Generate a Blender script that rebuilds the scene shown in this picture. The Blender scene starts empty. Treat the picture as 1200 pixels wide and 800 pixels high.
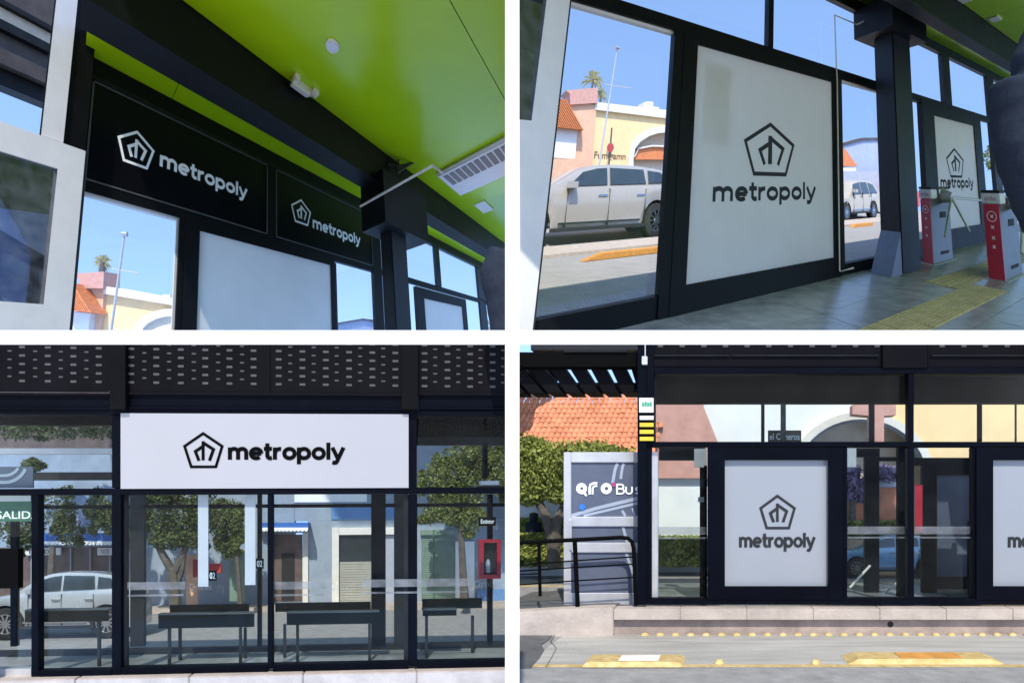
import bpy, bmesh, math, random
from mathutils import Vector, Matrix
random.seed(7)
S = bpy.context.scene
COL = S.collection
# ------------------------------------------------------------------ camera, world, sun, exposure
FPX = 700.0                      # focal length in pixels of a 1200 px wide picture
H = 2.3                          # eye height
cam = bpy.data.cameras.new('camera'); camo = bpy.data.objects.new('camera', cam); COL.objects.link(camo)
cam.sensor_width = 36.0; cam.lens = 36.0 * FPX / 1200.0
cam.clip_start = 0.05; cam.clip_end = 3000
camo.location = (0, 0, H); camo.rotation_euler = (math.pi / 2, 0, 0)
S.camera = camo
SUN_EL, SUN_AZ = math.radians(55), math.radians(-1.5)      # azimuth from straight behind the camera, minus = from the left
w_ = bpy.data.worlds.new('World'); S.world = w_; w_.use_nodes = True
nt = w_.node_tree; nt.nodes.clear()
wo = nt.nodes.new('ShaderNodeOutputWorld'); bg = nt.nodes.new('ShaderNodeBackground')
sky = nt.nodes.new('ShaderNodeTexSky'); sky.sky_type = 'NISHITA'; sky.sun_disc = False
sky.sun_elevation = SUN_EL; sky.sun_rotation = math.pi - SUN_AZ * -1
sky.air_density = 1.0; sky.dust_density = 0.3; sky.ozone_density = 2.5
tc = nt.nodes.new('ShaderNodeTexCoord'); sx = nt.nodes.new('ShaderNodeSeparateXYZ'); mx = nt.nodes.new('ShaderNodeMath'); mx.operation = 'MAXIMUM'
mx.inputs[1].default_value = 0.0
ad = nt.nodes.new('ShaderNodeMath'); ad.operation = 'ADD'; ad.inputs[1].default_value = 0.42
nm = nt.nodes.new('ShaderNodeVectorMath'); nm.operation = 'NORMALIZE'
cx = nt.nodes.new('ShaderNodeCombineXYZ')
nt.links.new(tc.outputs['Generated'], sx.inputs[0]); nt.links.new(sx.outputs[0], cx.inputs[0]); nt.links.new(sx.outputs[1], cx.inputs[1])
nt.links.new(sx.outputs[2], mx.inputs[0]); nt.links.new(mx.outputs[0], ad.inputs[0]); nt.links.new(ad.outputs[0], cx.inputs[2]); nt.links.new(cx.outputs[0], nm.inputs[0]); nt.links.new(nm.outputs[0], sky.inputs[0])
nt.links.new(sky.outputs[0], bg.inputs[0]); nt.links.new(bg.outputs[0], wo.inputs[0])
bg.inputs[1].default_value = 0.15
sl = bpy.data.lights.new('sun', 'SUN'); slo = bpy.data.objects.new('sun', sl); COL.objects.link(slo)
sl.energy = 2.0; sl.angle = math.radians(0.6); sl.color = (1.0, 0.94, 0.84)
to_sun = Vector((math.sin(SUN_AZ) * math.cos(SUN_EL), -math.cos(SUN_AZ) * math.cos(SUN_EL), math.sin(SUN_EL)))
slo.rotation_euler = (-to_sun).to_track_quat('-Z', 'Y').to_euler(); slo.location = (-8, -20, 30)
S.view_settings.view_transform = 'Standard'; S.view_settings.look = 'None'; S.view_settings.gamma = 1.0
S.view_settings.exposure = 1.5; S.view_settings.use_curve_mapping = False
S.cycles.max_bounces = 10; S.cycles.transparent_max_bounces = 24

# ------------------------------------------------------------------ materials
def new_mat(name):
    m = bpy.data.materials.new(name); m.use_nodes = True
    return m, m.node_tree, m.node_tree.nodes, m.node_tree.links, m.node_tree.nodes['Principled BSDF']
def mat(name, col, rough=0.6, metal=0.0, var=0.12, scale=6.0, bump=0.0, bscale=60.0, spec=0.4, coat=0.0, detail=6.0, stretch=None, col2=None):
    m, t, N, L, b = new_mat(name)
    b.inputs['Roughness'].default_value = rough; b.inputs['Metallic'].default_value = metal
    b.inputs['Specular IOR Level'].default_value = spec; b.inputs['Coat Weight'].default_value = coat
    g = N.new('ShaderNodeNewGeometry'); mp = N.new('ShaderNodeMapping'); L.new(g.outputs['Position'], mp.inputs[0])
    if stretch: mp.inputs['Scale'].default_value = stretch
    n = N.new('ShaderNodeTexNoise'); n.inputs['Scale'].default_value = scale; n.inputs['Detail'].default_value = detail; n.inputs['Roughness'].default_value = 0.62
    L.new(mp.outputs[0], n.inputs['Vector'])
    r = N.new('ShaderNodeValToRGB'); r.color_ramp.elements[0].position = 0.3; r.color_ramp.elements[1].position = 0.72
    a = [max(0, c * (1 - var)) for c in col]; c2 = col2 if col2 else [min(1, c * (1 + var)) for c in col]
    r.color_ramp.elements[0].color = (*a, 1); r.color_ramp.elements[1].color = (*c2, 1)
    L.new(n.outputs['Fac'], r.inputs[0]); L.new(r.outputs[0], b.inputs['Base Color'])
    mr = N.new('ShaderNodeMapRange'); mr.inputs['To Min'].default_value = max(0, rough - 0.08); mr.inputs['To Max'].default_value = min(1, rough + 0.1)
    L.new(n.outputs['Fac'], mr.inputs[0]); L.new(mr.outputs[0], b.inputs['Roughness'])
    if bump:
        n2 = N.new('ShaderNodeTexNoise'); n2.inputs['Scale'].default_value = bscale; n2.inputs['Detail'].default_value = 4
        L.new(mp.outputs[0], n2.inputs['Vector'])
        bp = N.new('ShaderNodeBump'); bp.inputs['Strength'].default_value = bump; bp.inputs['Distance'].default_value = 0.01
        L.new(n2.outputs['Fac'], bp.inputs['Height']); L.new(bp.outputs[0], b.inputs['Normal'])
    return m
def glass(name, tint=(0.93, 0.96, 0.97), refl=0.05, haze=0.02, fres=1.0, rough=0.0, hcol=(0.75, 0.8, 0.85)):
    m = bpy.data.materials.new(name); m.use_nodes = True; t = m.node_tree; N = t.nodes; L = t.links; N.clear()
    o = N.new('ShaderNodeOutputMaterial'); tr = N.new('ShaderNodeBsdfTransparent'); tr.inputs[0].default_value = (*tint, 1)
    gl = N.new('ShaderNodeBsdfGlossy'); gl.inputs['Roughness'].default_value = rough; gl.inputs['Color'].default_value = (1, 1, 1, 1)
    df = N.new('ShaderNodeBsdfDiffuse'); df.inputs[0].default_value = (*hcol, 1)
    fr = N.new('ShaderNodeFresnel'); fr.inputs[0].default_value = 1.5
    ml = N.new('ShaderNodeMath'); ml.operation = 'MULTIPLY_ADD'; ml.inputs[1].default_value = fres; ml.inputs[2].default_value = refl; ml.use_clamp = True
    L.new(fr.outputs[0], ml.inputs[0])
    m1 = N.new('ShaderNodeMixShader'); L.new(ml.outputs[0], m1.inputs[0]); L.new(tr.outputs[0], m1.inputs[1]); L.new(gl.outputs[0], m1.inputs[2])
    g = N.new('ShaderNodeNewGeometry'); n = N.new('ShaderNodeTexNoise'); n.inputs['Scale'].default_value = 5; n.inputs['Detail'].default_value = 8
    L.new(g.outputs['Position'], n.inputs['Vector'])
    mr = N.new('ShaderNodeMapRange'); mr.inputs['From Min'].default_value = 0.35; mr.inputs['From Max'].default_value = 0.75; mr.inputs['To Min'].default_value = haze * 0.4; mr.inputs['To Max'].default_value = haze * 1.8
    L.new(n.outputs['Fac'], mr.inputs[0])
    m2 = N.new('ShaderNodeMixShader'); L.new(mr.outputs[0], m2.inputs[0]); L.new(m1.outputs[0], m2.inputs[1]); L.new(df.outputs[0], m2.inputs[2])
    L.new(m2.outputs[0], o.inputs[0]); return m
def panel_mat(name, col, trans=0.45, rough=0.35):
    m, t, N, L, b = new_mat(name)
    o = N['Material Output']
    g = N.new('ShaderNodeNewGeometry'); n = N.new('ShaderNodeTexNoise'); n.inputs['Scale'].default_value = 1.7; n.inputs['Detail'].default_value = 7
    L.new(g.outputs['Position'], n.inputs['Vector'])
    r = N.new('ShaderNodeValToRGB'); r.color_ramp.elements[0].position = 0.3; r.color_ramp.elements[1].position = 0.7
    r.color_ramp.elements[0].color = (*[c * 0.96 for c in col], 1); r.color_ramp.elements[1].color = (*col, 1)
    L.new(n.outputs['Fac'], r.inputs[0]); L.new(r.outputs[0], b.inputs['Base Color'])
    b.inputs['Roughness'].default_value = rough; b.inputs['Coat Weight'].default_value = 0.25; b.inputs['Coat Roughness'].default_value = 0.08
    ts = N.new('ShaderNodeBsdfTranslucent'); L.new(r.outputs[0], ts.inputs[0])
    mxs = N.new('ShaderNodeMixShader'); mxs.inputs[0].default_value = trans
    L.new(b.outputs[0], mxs.inputs[1]); L.new(ts.outputs[0], mxs.inputs[2]); L.new(mxs.outputs[0], o.inputs[0])
    return m
def ribbed(name, col, per_m, axis, rough=0.8, strength=0.6, var=0.25):
    m = mat(name, col, rough, var=var, scale=4.0, stretch=(.3, 2.4, 1), detail=9)
    t = m.node_tree; N = t.nodes; L = t.links; b = N['Principled BSDF']
    g = N.new('ShaderNodeNewGeometry'); wv = N.new('ShaderNodeTexWave'); wv.bands_direction = axis; wv.inputs['Scale'].default_value = per_m / 3.1416 * 0.5 * 2
    wv.inputs['Distortion'].default_value = 0.6; wv.inputs['Detail'].default_value = 2
    L.new(g.outputs['Position'], wv.inputs[0])
    bp = N.new('ShaderNodeBump'); bp.inputs['Strength'].default_value = strength; bp.inputs['Distance'].default_value = 0.02
    L.new(wv.outputs['Fac'], bp.inputs['Height']); L.new(bp.outputs[0], b.inputs['Normal'])
    return m
M = dict(
    steel=mat('black_steel', (0.005, 0.005, 0.006), 0.5, spec=0.1, var=0.25, scale=3, bump=0.05),
    navy=mat('navy_steel', (0.0018, 0.0027, 0.0058), 0.55, spec=0.05, var=0.3, scale=2.5, bump=0.05),
    fascia=mat('dark_fascia', (0.0042, 0.0038, 0.0052), 0.6, spec=0.06, var=0.3, scale=2),
    greysteel=mat('worn_dark_steel', (0.011, 0.012, 0.014), 0.5, spec=0.18, var=0.5, scale=4),
    alu=mat('aluminium', (0.55, 0.55, 0.56), 0.42, 0.5, var=0.12, scale=5),
    white=mat('white_paint', (0.62, 0.605, 0.58), 0.5, var=0.05, scale=3, bump=0.05),
    offwhite=mat('offwhite_plastic', (0.72, 0.69, 0.6), 0.4, var=0.06),
    divider=mat('divider_white', (0.9, 0.9, 0.9), 0.9, var=0.0, spec=0.0),
    green=mat('green_laminate', (0.37, 0.56, 0.004), 0.2, var=0.05, scale=1.2, spec=0.16, bump=0.02, bscale=3),
    signblack=mat('black_acrylic', (0.0035, 0.0035, 0.006), 0.3, var=0.1, scale=2, spec=0.1),
    trim=mat('edge_highlight', (0.09, 0.09, 0.09), 0.4, var=0.3, scale=6),
    print_white=mat('white_print', (0.9, 0.9, 0.88), 0.5, var=0.03),
    print_grey=mat('grey_print', (0.03, 0.031, 0.033), 0.7, var=0.08, spec=0.08),
    print_black=mat('black_print', (0.003, 0.003, 0.003), 0.7, var=0.05, spec=0.03),
    poster=panel_mat('poster_panel', (0.84, 0.825, 0.79), 0.5),
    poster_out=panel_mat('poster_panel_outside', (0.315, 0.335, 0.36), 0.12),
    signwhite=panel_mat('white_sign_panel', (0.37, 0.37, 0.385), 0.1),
    glass=glass('clear_glass', (0.975, 0.98, 0.985), 0.0, 0.002, 0.05),
    glassout=glass('station_glass', (0.89, 0.925, 0.925), 0.0, 0.0022, 0.1),
    glassdark=glass('tinted_glass', (0.25, 0.3, 0.4), 0.06, 0.05, 1.0),
    frost=glass('frosted_band', (0.75, 0.77, 0.78), 0.0, 0.12, 0.2, hcol=(0.6, 0.62, 0.64)),
    carglass=mat('car_glass', (0.02, 0.03, 0.035), 0.08, var=0.4, scale=3, coat=0.5),
    floor=mat('polished_concrete', (0.3, 0.3, 0.295), 0.22, var=0.35, scale=2.4, detail=9, bump=0.05, bscale=20),
    tactile=mat('yellow_tactile', (0.46, 0.36, 0.15), 0.5, var=0.3, scale=5),
    asphalt=mat('asphalt', (0.27, 0.26, 0.25), 0.85, var=0.22, scale=9, bump=0.5, bscale=120, detail=10),
    oldasphalt=mat('dark_asphalt', (0.10, 0.10, 0.10), 0.85, var=0.3, scale=9, bump=0.5, bscale=120),
    ground=mat('bounce_ground', (0.62, 0.55, 0.44), 0.85, var=0.12, scale=1.2),
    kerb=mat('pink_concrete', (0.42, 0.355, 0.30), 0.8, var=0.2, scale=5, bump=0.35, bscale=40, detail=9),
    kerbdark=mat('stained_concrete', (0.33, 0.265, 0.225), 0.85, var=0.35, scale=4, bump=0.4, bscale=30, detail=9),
    yellow=mat('yellow_road_paint', (0.50, 0.33, 0.09), 0.7, var=0.25, scale=18, detail=10, bump=0.3, col2=(0.62, 0.46, 0.22)),
    cream=mat('cream_render', (0.78, 0.57, 0.30), 0.85, var=0.08, scale=2.5),
    peach=mat('peach_render', (0.70, 0.42, 0.28), 0.85, var=0.08, scale=3),
    pinkbrick=mat('pink_brick', (0.55, 0.30, 0.25), 0.85, var=0.15, scale=6),
    stone=mat('pale_stone', (0.66, 0.63, 0.58), 0.8, var=0.1, scale=5),
    terracotta=mat('terracotta', (0.62, 0.20, 0.075), 0.75, var=0.25, scale=9),
    terracotta_pale=mat('pale_terracotta', (0.56, 0.215, 0.115), 0.75, var=0.3, scale=5),
    bluewall=mat('pale_blue_wall', (0.26, 0.31, 0.37), 0.85, var=0.18, scale=3),
    bluedeep=mat('blue_band', (0.12, 0.24, 0.46), 0.8, var=0.1),
    greywall=mat('grey_block', (0.36, 0.38, 0.44), 0.85, var=0.12, scale=3),
    bluegrey=mat('bluegrey_wall', (0.34, 0.38, 0.52), 0.85, var=0.1, scale=2),
    whitewall=mat('white_wall', (0.74, 0.75, 0.74), 0.85, var=0.06, scale=3),
    brownshop=mat('brown_shopfront', (0.12, 0.085, 0.075), 0.7, var=0.35, scale=5),
    shutter=mat('shutter_slat', (0.36, 0.35, 0.30), 0.55, var=0.12, scale=6),
    greenshutter=mat('green_shutter', (0.17, 0.24, 0.19), 0.6, var=0.15, scale=6),
    awning=mat('blue_awning', (0.035, 0.13, 0.42), 0.7, var=0.15),
    leaf=mat('leaf_dark', (0.05, 0.075, 0.02), 0.6, var=0.5, scale=3.0, col2=(0.12, 0.15, 0.045)),
    leaf2=mat('leaf_light', (0.11, 0.15, 0.03), 0.6, var=0.5, scale=3.0, col2=(0.2, 0.23, 0.06)),
    leafhedge=mat('leaf_hedge', (0.14, 0.19, 0.028), 0.55, var=0.4, scale=6.0, col2=(0.32, 0.35, 0.08)),
    jacaranda=mat('leaf_lilac', (0.24, 0.18, 0.30), 0.7, var=0.4, scale=3),
    bark=mat('bark', (0.10, 0.085, 0.07), 0.9, var=0.35, scale=8, bump=0.5),
    palmleaf=mat('palm_frond', (0.25, 0.23, 0.10), 0.6, var=0.5, scale=6),
    silver=mat('silver_car_paint', (0.42, 0.385, 0.335), 0.3, 0.2, var=0.03, coat=0.6),
    silver2=mat('cool_silver_paint', (0.36, 0.38, 0.385), 0.25, 0.25, var=0.03, coat=0.7),
    beigecar=mat('champagne_paint', (0.55, 0.48, 0.36), 0.3, 0.2, var=0.03, coat=0.5),
    bluecar=mat('blue_car_paint', (0.20, 0.38, 0.58), 0.25, 0.1, var=0.05, coat=0.7),
    redcar=mat('red_paint', (0.45, 0.05, 0.05), 0.4, var=0.1),
    tyre=mat('tyre_rubber', (0.02, 0.02, 0.02), 0.8, var=0.2),
    dark=mat('dark_gap', (0.015, 0.015, 0.016), 0.7, var=0.2),
    red=mat('turnstile_red', (0.50, 0.035, 0.06), 0.4, var=0.08),
    fired=mat('cabinet_red', (0.30, 0.012, 0.025), 0.4, var=0.15),
    tinside=mat('turnstile_grey', (0.10, 0.10, 0.09), 0.35, 0.3, var=0.2, scale=4),
    chrome=mat('chrome', (0.6, 0.6, 0.6), 0.15, 1.0, var=0.05),
    shirt=mat('slate_shirt', (0.02, 0.026, 0.038), 0.9, var=0.2, scale=30, bump=0.15, bscale=90, spec=.1),
    skin=mat('skin', (0.45, 0.27, 0.19), 0.6, var=0.08), hair=mat('dark_hair', (0.015, 0.012, 0.01), 0.6, var=0.3, scale=20),
    acgrey=mat('unit_grey_green', (0.10, 0.14, 0.09), 0.5, var=0.1), acwhite=mat('unit_white', (0.7, 0.66, 0.64), 0.4, var=0.05),
    grille=mat('unit_grille', (0.23, 0.2, 0.19), 0.7, var=0.4, scale=60),
    pipe=mat('conduit', (0.62, 0.56, 0.5), 0.5, var=0.15, scale=8), cable=mat('cable', (0.008, 0.008, 0.008), 0.6),
    brownsteel=mat('brown_roof_steel', (0.07, 0.058, 0.052), 0.6, var=0.3, scale=3), creamtrim=mat('cream_trim', (0.62, 0.54, 0.42), 0.6),
    doorpanel=mat('slate_door_panel', (0.085, 0.10, 0.14), 0.5, var=0.1), doorstripe=mat('door_stripe', (0.30, 0.34, 0.40), 0.5, var=0.06),
    magenta=mat('magenta_print', (0.35, 0.05, 0.16), 0.5), bluedot=mat('blue_print', (0.03, 0.16, 0.5), 0.5),
    salida=mat('green_sign', (0.05, 0.15, 0.09), 0.5, var=0.1), benchm=mat('bench_dark_green', (0.004, 0.006, 0.006), 0.6, var=0.2, spec=.06), benchedge=mat('bench_edge', (0.07, 0.08, 0.08), 0.5),
    slot=mat('slot_backlight', (0.06, 0.06, 0.057), 0.7, var=0.15), darkroom=mat('dark_interior', (0.007, 0.008, 0.011), 0.7, var=0.2, spec=0.05),
    yb=mat('hazard_yellow', (0.65, 0.46, 0.03), 0.5, var=0.1), notice=mat('notice_white', (0.66, 0.67, 0.64), 0.5, var=0.05), noticegreen=mat('notice_green', (0.05, 0.3, 0.16), 0.5),
    stripwhite=mat('strip_white', (0.5, 0.5, 0.53), 0.5, var=0.04), lens=mat('lamp_lens', (0.62, 0.62, 0.66), 0.25, var=0.15, scale=25),
    graffiti=mat('brown_lettering', (0.16, 0.09, 0.06), 0.8), orange=mat('orange_separator', (0.55, 0.25, 0.05), 0.7, var=0.25, scale=10),
    road=ribbed('ribbed_concrete', (0.38, 0.36, 0.325), 44.0, 'X', strength=0.4), road_tr=ribbed('ribbed_road', (0.30, 0.285, 0.27), 9.0, 'X', strength=0.7),
    kick=mat('blue_grey_plate', (0.10, 0.115, 0.17), 0.35, var=0.2, scale=4),
)
# ------------------------------------------------------------------ frames: every view is a place with its own axes (along the facade, up, outwards)
def ray(px, py): return Vector(((px - 600.0) / FPX, 1.0, -(py - 400.0) / FPX))
class Frame:
    def __init__(s, q, h, v, n, anchor, depth):
        s.q = q
        s.eh = ray(*h).normalized() if not isinstance(h, Vector) else h.normalized()
        s.ev = ray(*v).normalized() if not isinstance(v, Vector) else v.normalized()
        s.en = ray(*n).normalized() if not isinstance(n, Vector) else n.normalized()
        s.O = Vector((0, 0, H)) + ray(*anchor) * depth
        s.M = Matrix((s.eh, s.ev, s.en)).transposed()
        s.Mi = s.M.inverted()
        s.c = s.Mi @ (Vector((0, 0, H)) - s.O)
    def W(s, p): return s.O + s.M @ Vector(p)
    def _d(s, px, py): return s.Mi @ ray(px, py)
    def on_n(s, px, py, n=0.0):
        d = s._d(px, py); t = (n - s.c[2]) / d[2]; return (s.c[0] + t * d[0], s.c[1] + t * d[1])
    def on_w(s, px, py, w):
        d = s._d(px, py); t = (w - s.c[1]) / d[1]; return (s.c[0] + t * d[0], s.c[2] + t * d[2])
    def on_u(s, px, py, u):
        d = s._d(px, py); t = (u - s.c[0]) / d[0]; return (s.c[1] + t * d[1], s.c[2] + t * d[2])
TL = Frame('TL', (753, 407), (320, -2250), (65, 440), (109, 93), 10.8)
TR = Frame('TR', (1420, 220), (940, -2400), (560, 212), (780, 370), 9.2)
BL = Frame('BL', (12500, 530), Vector((0, 0, 1)), (430, 620), (300, 600), 5.0)
BR = Frame('BR', Vector((1, 0, 0)), Vector((0, 0, 1)), (850, 600), (900, 600), 5.0)
QS = dict(TL=(-1, 1), TR=(1, 1), BL=(-1, -1), BR=(1, -1))
# ------------------------------------------------------------------ mesh building
class MB:
    def __init__(s): s.v = []; s.f = []
    def add(s, vs, fs):
        o = len(s.v); s.v += [tuple(p) for p in vs]; s.f += [tuple(i + o for i in f) for f in fs]; return s
    def box(s, u0, u1, w0, w1, n0, n1):
        vs = [(u, w, n) for n in (n0, n1) for w in (w0, w1) for u in (u0, u1)]
        return s.add(vs, [(0, 1, 3, 2), (4, 6, 7, 5), (0, 4, 5, 1), (2, 3, 7, 6), (0, 2, 6, 4), (1, 5, 7, 3)])
    def prism(s, pts, n0, n1):           # polygon in (u,w) extruded over n
        k = len(pts); vs = [(p[0], p[1], n0) for p in pts] + [(p[0], p[1], n1) for p in pts]
        return s.add(vs, [tuple(range(k)), tuple(range(2 * k - 1, k - 1, -1))] + [(i, (i + 1) % k, k + (i + 1) % k, k + i) for i in range(k)])
    def prism_w(s, pts, w0, w1):         # polygon in (u,n) extruded over w
        k = len(pts); vs = [(p[0], w0, p[1]) for p in pts] + [(p[0], w1, p[1]) for p in pts]
        return s.add(vs, [tuple(range(k)), tuple(range(2 * k - 1, k - 1, -1))] + [(i, (i + 1) % k, k + (i + 1) % k, k + i) for i in range(k)])
    def prism_u(s, pts, u0, u1):         # polygon in (w,n) extruded over u
        k = len(pts); vs = [(u0, p[0], p[1]) for p in pts] + [(u1, p[0], p[1]) for p in pts]
        return s.add(vs, [tuple(range(k)), tuple(range(2 * k - 1, k - 1, -1))] + [(i, (i + 1) % k, k + (i + 1) % k, k + i) for i in range(k)])
    def tube(s, path, r, seg=8, caps=True):
        path = [Vector(p) for p in path]; rr = r if isinstance(r, (list, tuple)) else [r] * len(path)
        rings = []
        for i, p in enumerate(path):
            d = (path[min(i + 1, len(path) - 1)] - path[max(i - 1, 0)]).normalized()
            a = d.cross(Vector((0, 0, 1)) if abs(d.z) < 0.9 else Vector((1, 0, 0))).normalized(); b = d.cross(a)
            rings.append([p + (a * math.cos(t) + b * math.sin(t)) * rr[i] for t in [2 * math.pi * k / seg for k in range(seg)]])
        vs = [q for rg in rings for q in rg]; fs = []
        for i in range(len(rings) - 1):
            for k in range(seg): fs.append((i * seg + k, i * seg + (k + 1) % seg, (i + 1) * seg + (k + 1) % seg, (i + 1) * seg + k))
        if caps: fs += [tuple(range(seg)), tuple((len(rings) - 1) * seg + k for k in range(seg))]
        return s.add(vs, fs)
    def disc(s, c, r, n0, n1, seg=24, axis='n', r2=None):
        r2 = r if r2 is None else r2
        def P(t, q, rad):
            a, b = rad * math.cos(t), rad * math.sin(t)
            return {'n': (c[0] + a, c[1] + b, q), 'w': (c[0] + a, q, c[1] + b)}[axis]
        T = [2 * math.pi * k / seg for k in range(seg)]
        vs = [P(t, n0, r) for t in T] + [P(t, n1, r2) for t in T]
        return s.add(vs, [tuple(range(seg)), tuple(range(2 * seg - 1, seg - 1, -1))] + [(i, (i + 1) % seg, seg + (i + 1) % seg, seg + i) for i in range(seg)])
    def stroke(s, pts, wd, n0, n1):      # flat ribbon along a polyline in (u,w)
        P = [Vector((p[0], p[1])) for p in pts]; Lp, Rp = [], []
        closed = (P[0] - P[-1]).length < 1e-6
        if closed: P = P[:-1]
        k = len(P)
        for i in range(k):
            a = P[i - 1] if (i > 0 or closed) else P[i]; b = P[(i + 1) % k] if (i < k - 1 or closed) else P[i]
            d1 = (P[i] - a).normalized() if (P[i] - a).length > 1e-9 else (b - P[i]).normalized()
            d2 = (b - P[i]).normalized() if (b - P[i]).length > 1e-9 else d1
            n1_, n2_ = Vector((-d1.y, d1.x)), Vector((-d2.y, d2.x)); m = (n1_ + n2_)
            m = m.normalized() if m.length > 1e-6 else n1_
            l = wd / 2 / max(0.45, m.dot(n1_)); Lp.append(P[i] + m * l); Rp.append(P[i] - m * l)
        rng = range(k if closed else k - 1)
        vs = [(p.x, p.y, n0) for p in Lp] + [(p.x, p.y, n0) for p in Rp] + [(p.x, p.y, n1) for p in Lp] + [(p.x, p.y, n1) for p in Rp]
        fs = []
        for i in rng:
            j = (i + 1) % k
            fs += [(i, j, k + j, k + i), (2 * k + i, 3 * k + i, 3 * k + j, 2 * k + j), (i, 2 * k + i, 2 * k + j, j), (k + i, k + j, 3 * k + j, 3 * k + i)]
        if not closed: fs += [(0, k, 3 * k, 2 * k), (k - 1, 3 * k - 1, 4 * k - 1, 2 * k - 1)]
        return s.add(vs, fs)
    def build(s, name, m, parent=None, F=None, smooth=False, bevel=0.0, base=None):
        q = None
        if isinstance(F, Frame): pts = [F.W(p) for p in s.v]; q = F.q
        elif F in QS: pts = [Vector(p) for p in s.v]; q = F
        else: pts = [Vector(p) for p in s.v]
        bm = bmesh.new(); vv = [bm.verts.new(p) for p in pts]
        for f in s.f:
            try: bm.faces.new([vv[i] for i in f])
            except ValueError: pass
        bmesh.ops.recalc_face_normals(bm, faces=bm.faces[:])
        if q:
            sx_, sz_ = QS[q]
            if any(p.x * sx_ < -1e-4 for p in pts):
                bmesh.ops.bisect_plane(bm, geom=bm.verts[:] + bm.edges[:] + bm.faces[:], plane_co=(0, 0, 0), plane_no=(-sx_, 0, 0), clear_outer=True)
            if any((p.z - H) * sz_ < -1e-4 for p in pts):
                bmesh.ops.bisect_plane(bm, geom=bm.verts[:] + bm.edges[:] + bm.faces[:], plane_co=(0, 0, H), plane_no=(0, 0, -sz_), clear_outer=True)
        if name in ('ceiling', 'ceiling_panel', 'web', 'flange'):
            bmesh.ops.bisect_plane(bm, geom=bm.verts[:] + bm.edges[:] + bm.faces[:], plane_co=(0, 3.6 if q == 'TR' else 5.2, 0), plane_no=(0, -1, 0), clear_outer=True)
        if not bm.verts: bm.free(); return None
        if bevel: bmesh.ops.bevel(bm, geom=[e for e in bm.edges if e.is_manifold and e.calc_face_angle(0) > 0.6], offset=bevel, segments=2, affect='EDGES', clamp_overlap=True)
        off = parent_world(parent) if parent else Vector((0, 0, 0))
        if not parent:
            cs = [v.co for v in bm.verts]; off = Vector((sum(c.x for c in cs) / len(cs), sum(c.y for c in cs) / len(cs), min(c.z for c in cs)))
        bmesh.ops.translate(bm, verts=bm.verts[:], vec=-off)
        if smooth:
            for f in bm.faces: f.smooth = True
        me = bpy.data.meshes.new(name); bm.to_mesh(me); bm.free(); me.materials.append(M[m] if isinstance(m, str) else m)
        if smooth: me.set_sharp_from_angle(angle=math.radians(40))
        o = bpy.data.objects.new(name, me); COL.objects.link(o)
        if parent: o.parent = parent
        else: o.location = off
        return o
def parent_world(p):
    v = Vector((0, 0, 0))
    while p: v += p.location; p = p.parent
    return v
def tag(o, label=None, cat=None, group=None, kind=None):
    if o is None: return o
    if label: o['label'] = label
    if cat: o['category'] = cat
    if group: o['group'] = group
    if kind: o['kind'] = kind
    return o
def thing(name, label, cat, F, base, group=None):
    o = bpy.data.objects.new(name, None); o.empty_display_size = 0.1; COL.objects.link(o)
    o.location = F.W(base) if isinstance(F, Frame) else Vector(base)
    return tag(o, label, cat, group)
def struct(name, mb, m, F=None): return tag(mb.build(name, m, None, F), kind='structure')
def dup(o, parent, delta):
    c = o.copy(); COL.objects.link(c); c.parent = parent; c.location = o.location + delta; return c
# ------------------------------------------------------------------ lettering
def arc(cx_, cy_, r, a0, a1, k=14): return [(cx_ + r * math.cos(math.radians(a0 + (a1 - a0) * i / k)), cy_ + r * math.sin(math.radians(a0 + (a1 - a0) * i / k))) for i in range(k + 1)]
O_ = [arc(.5, .5, .385, 0, 360, 28)]
GL = {
    'm': (1.55, [[(.12, 0), (.12, 1)], [(.12, .5)] + arc(.42, .59, .3, 180, 0, 14) + [(.72, 0)], [(.72, .5)] + arc(1.02, .59, .3, 180, 0, 14) + [(1.32, 0)]]),
    'e': (1.05, [[(.12, .5), (.885, .5)], arc(.5, .5, .385, 0, 312, 26)]),
    't': (.72, [[(.28, 1.33), (.28, .35)] + arc(.5, .34, .22, 180, 275, 8) + [(.62, .14)], [(.02, .89), (.62, .89)]]),
    'r': (.70, [[(.12, 0), (.12, 1)], arc(.5, .5, .38, 178, 78, 10)]),
    'o': (1.08, O_), 'p': (1.10, [[(.12, 1), (.12, -.38)]] + O_), 'l': (.36, [[(.14, 0), (.14, 1.4)]]),
    'y': (.98, [[(.08, 1), (.5, .06)], [(.92, 1), (.44, -.12)] + [(.36, -.24), (.24, -.27), (.08, -.22)]]),
    'q': (1.08, O_ + [[(.5, .36), (.95, -.12)]]),
    'B': (1.0, [[(.12, 0), (.12, 1.4)], [(.12, 1.3), (.55, 1.3)] + arc(.55, 1.02, .28, 90, -90, 10) + [(.12, .74)], [(.55, .74)] + arc(.58, .42, .32, 90, -90, 10) + [(.12, .1)]]),
    'u': (1.0, [[(.12, 1), (.12, .42)] + arc(.45, .42, .33, 180, 360, 12) + [(.78, 1)]]),
    's': (.85, [arc(.4, .71, .19, 20, 270, 10) + arc(.4, .31, .2, 90, -160, 10)]),
}
def word(mb, txt, u0, w0, xh, width, n0, sw=.25, th=.004, dn=.0006):
    tot = sum(GL[c][0] for c in txt); sc = width / (tot * xh) if width else 1.0; x = u0; k = 0
    for c in txt:
        adv, sts = GL[c]
        for st in sts:
            mb.stroke([(x + p[0] * xh * sc, w0 + p[1] * xh) for p in st], sw * xh, n0 - th - dn * k, n0); k = (k + 1) % 6
        x += adv * xh * sc
    return mb
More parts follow.
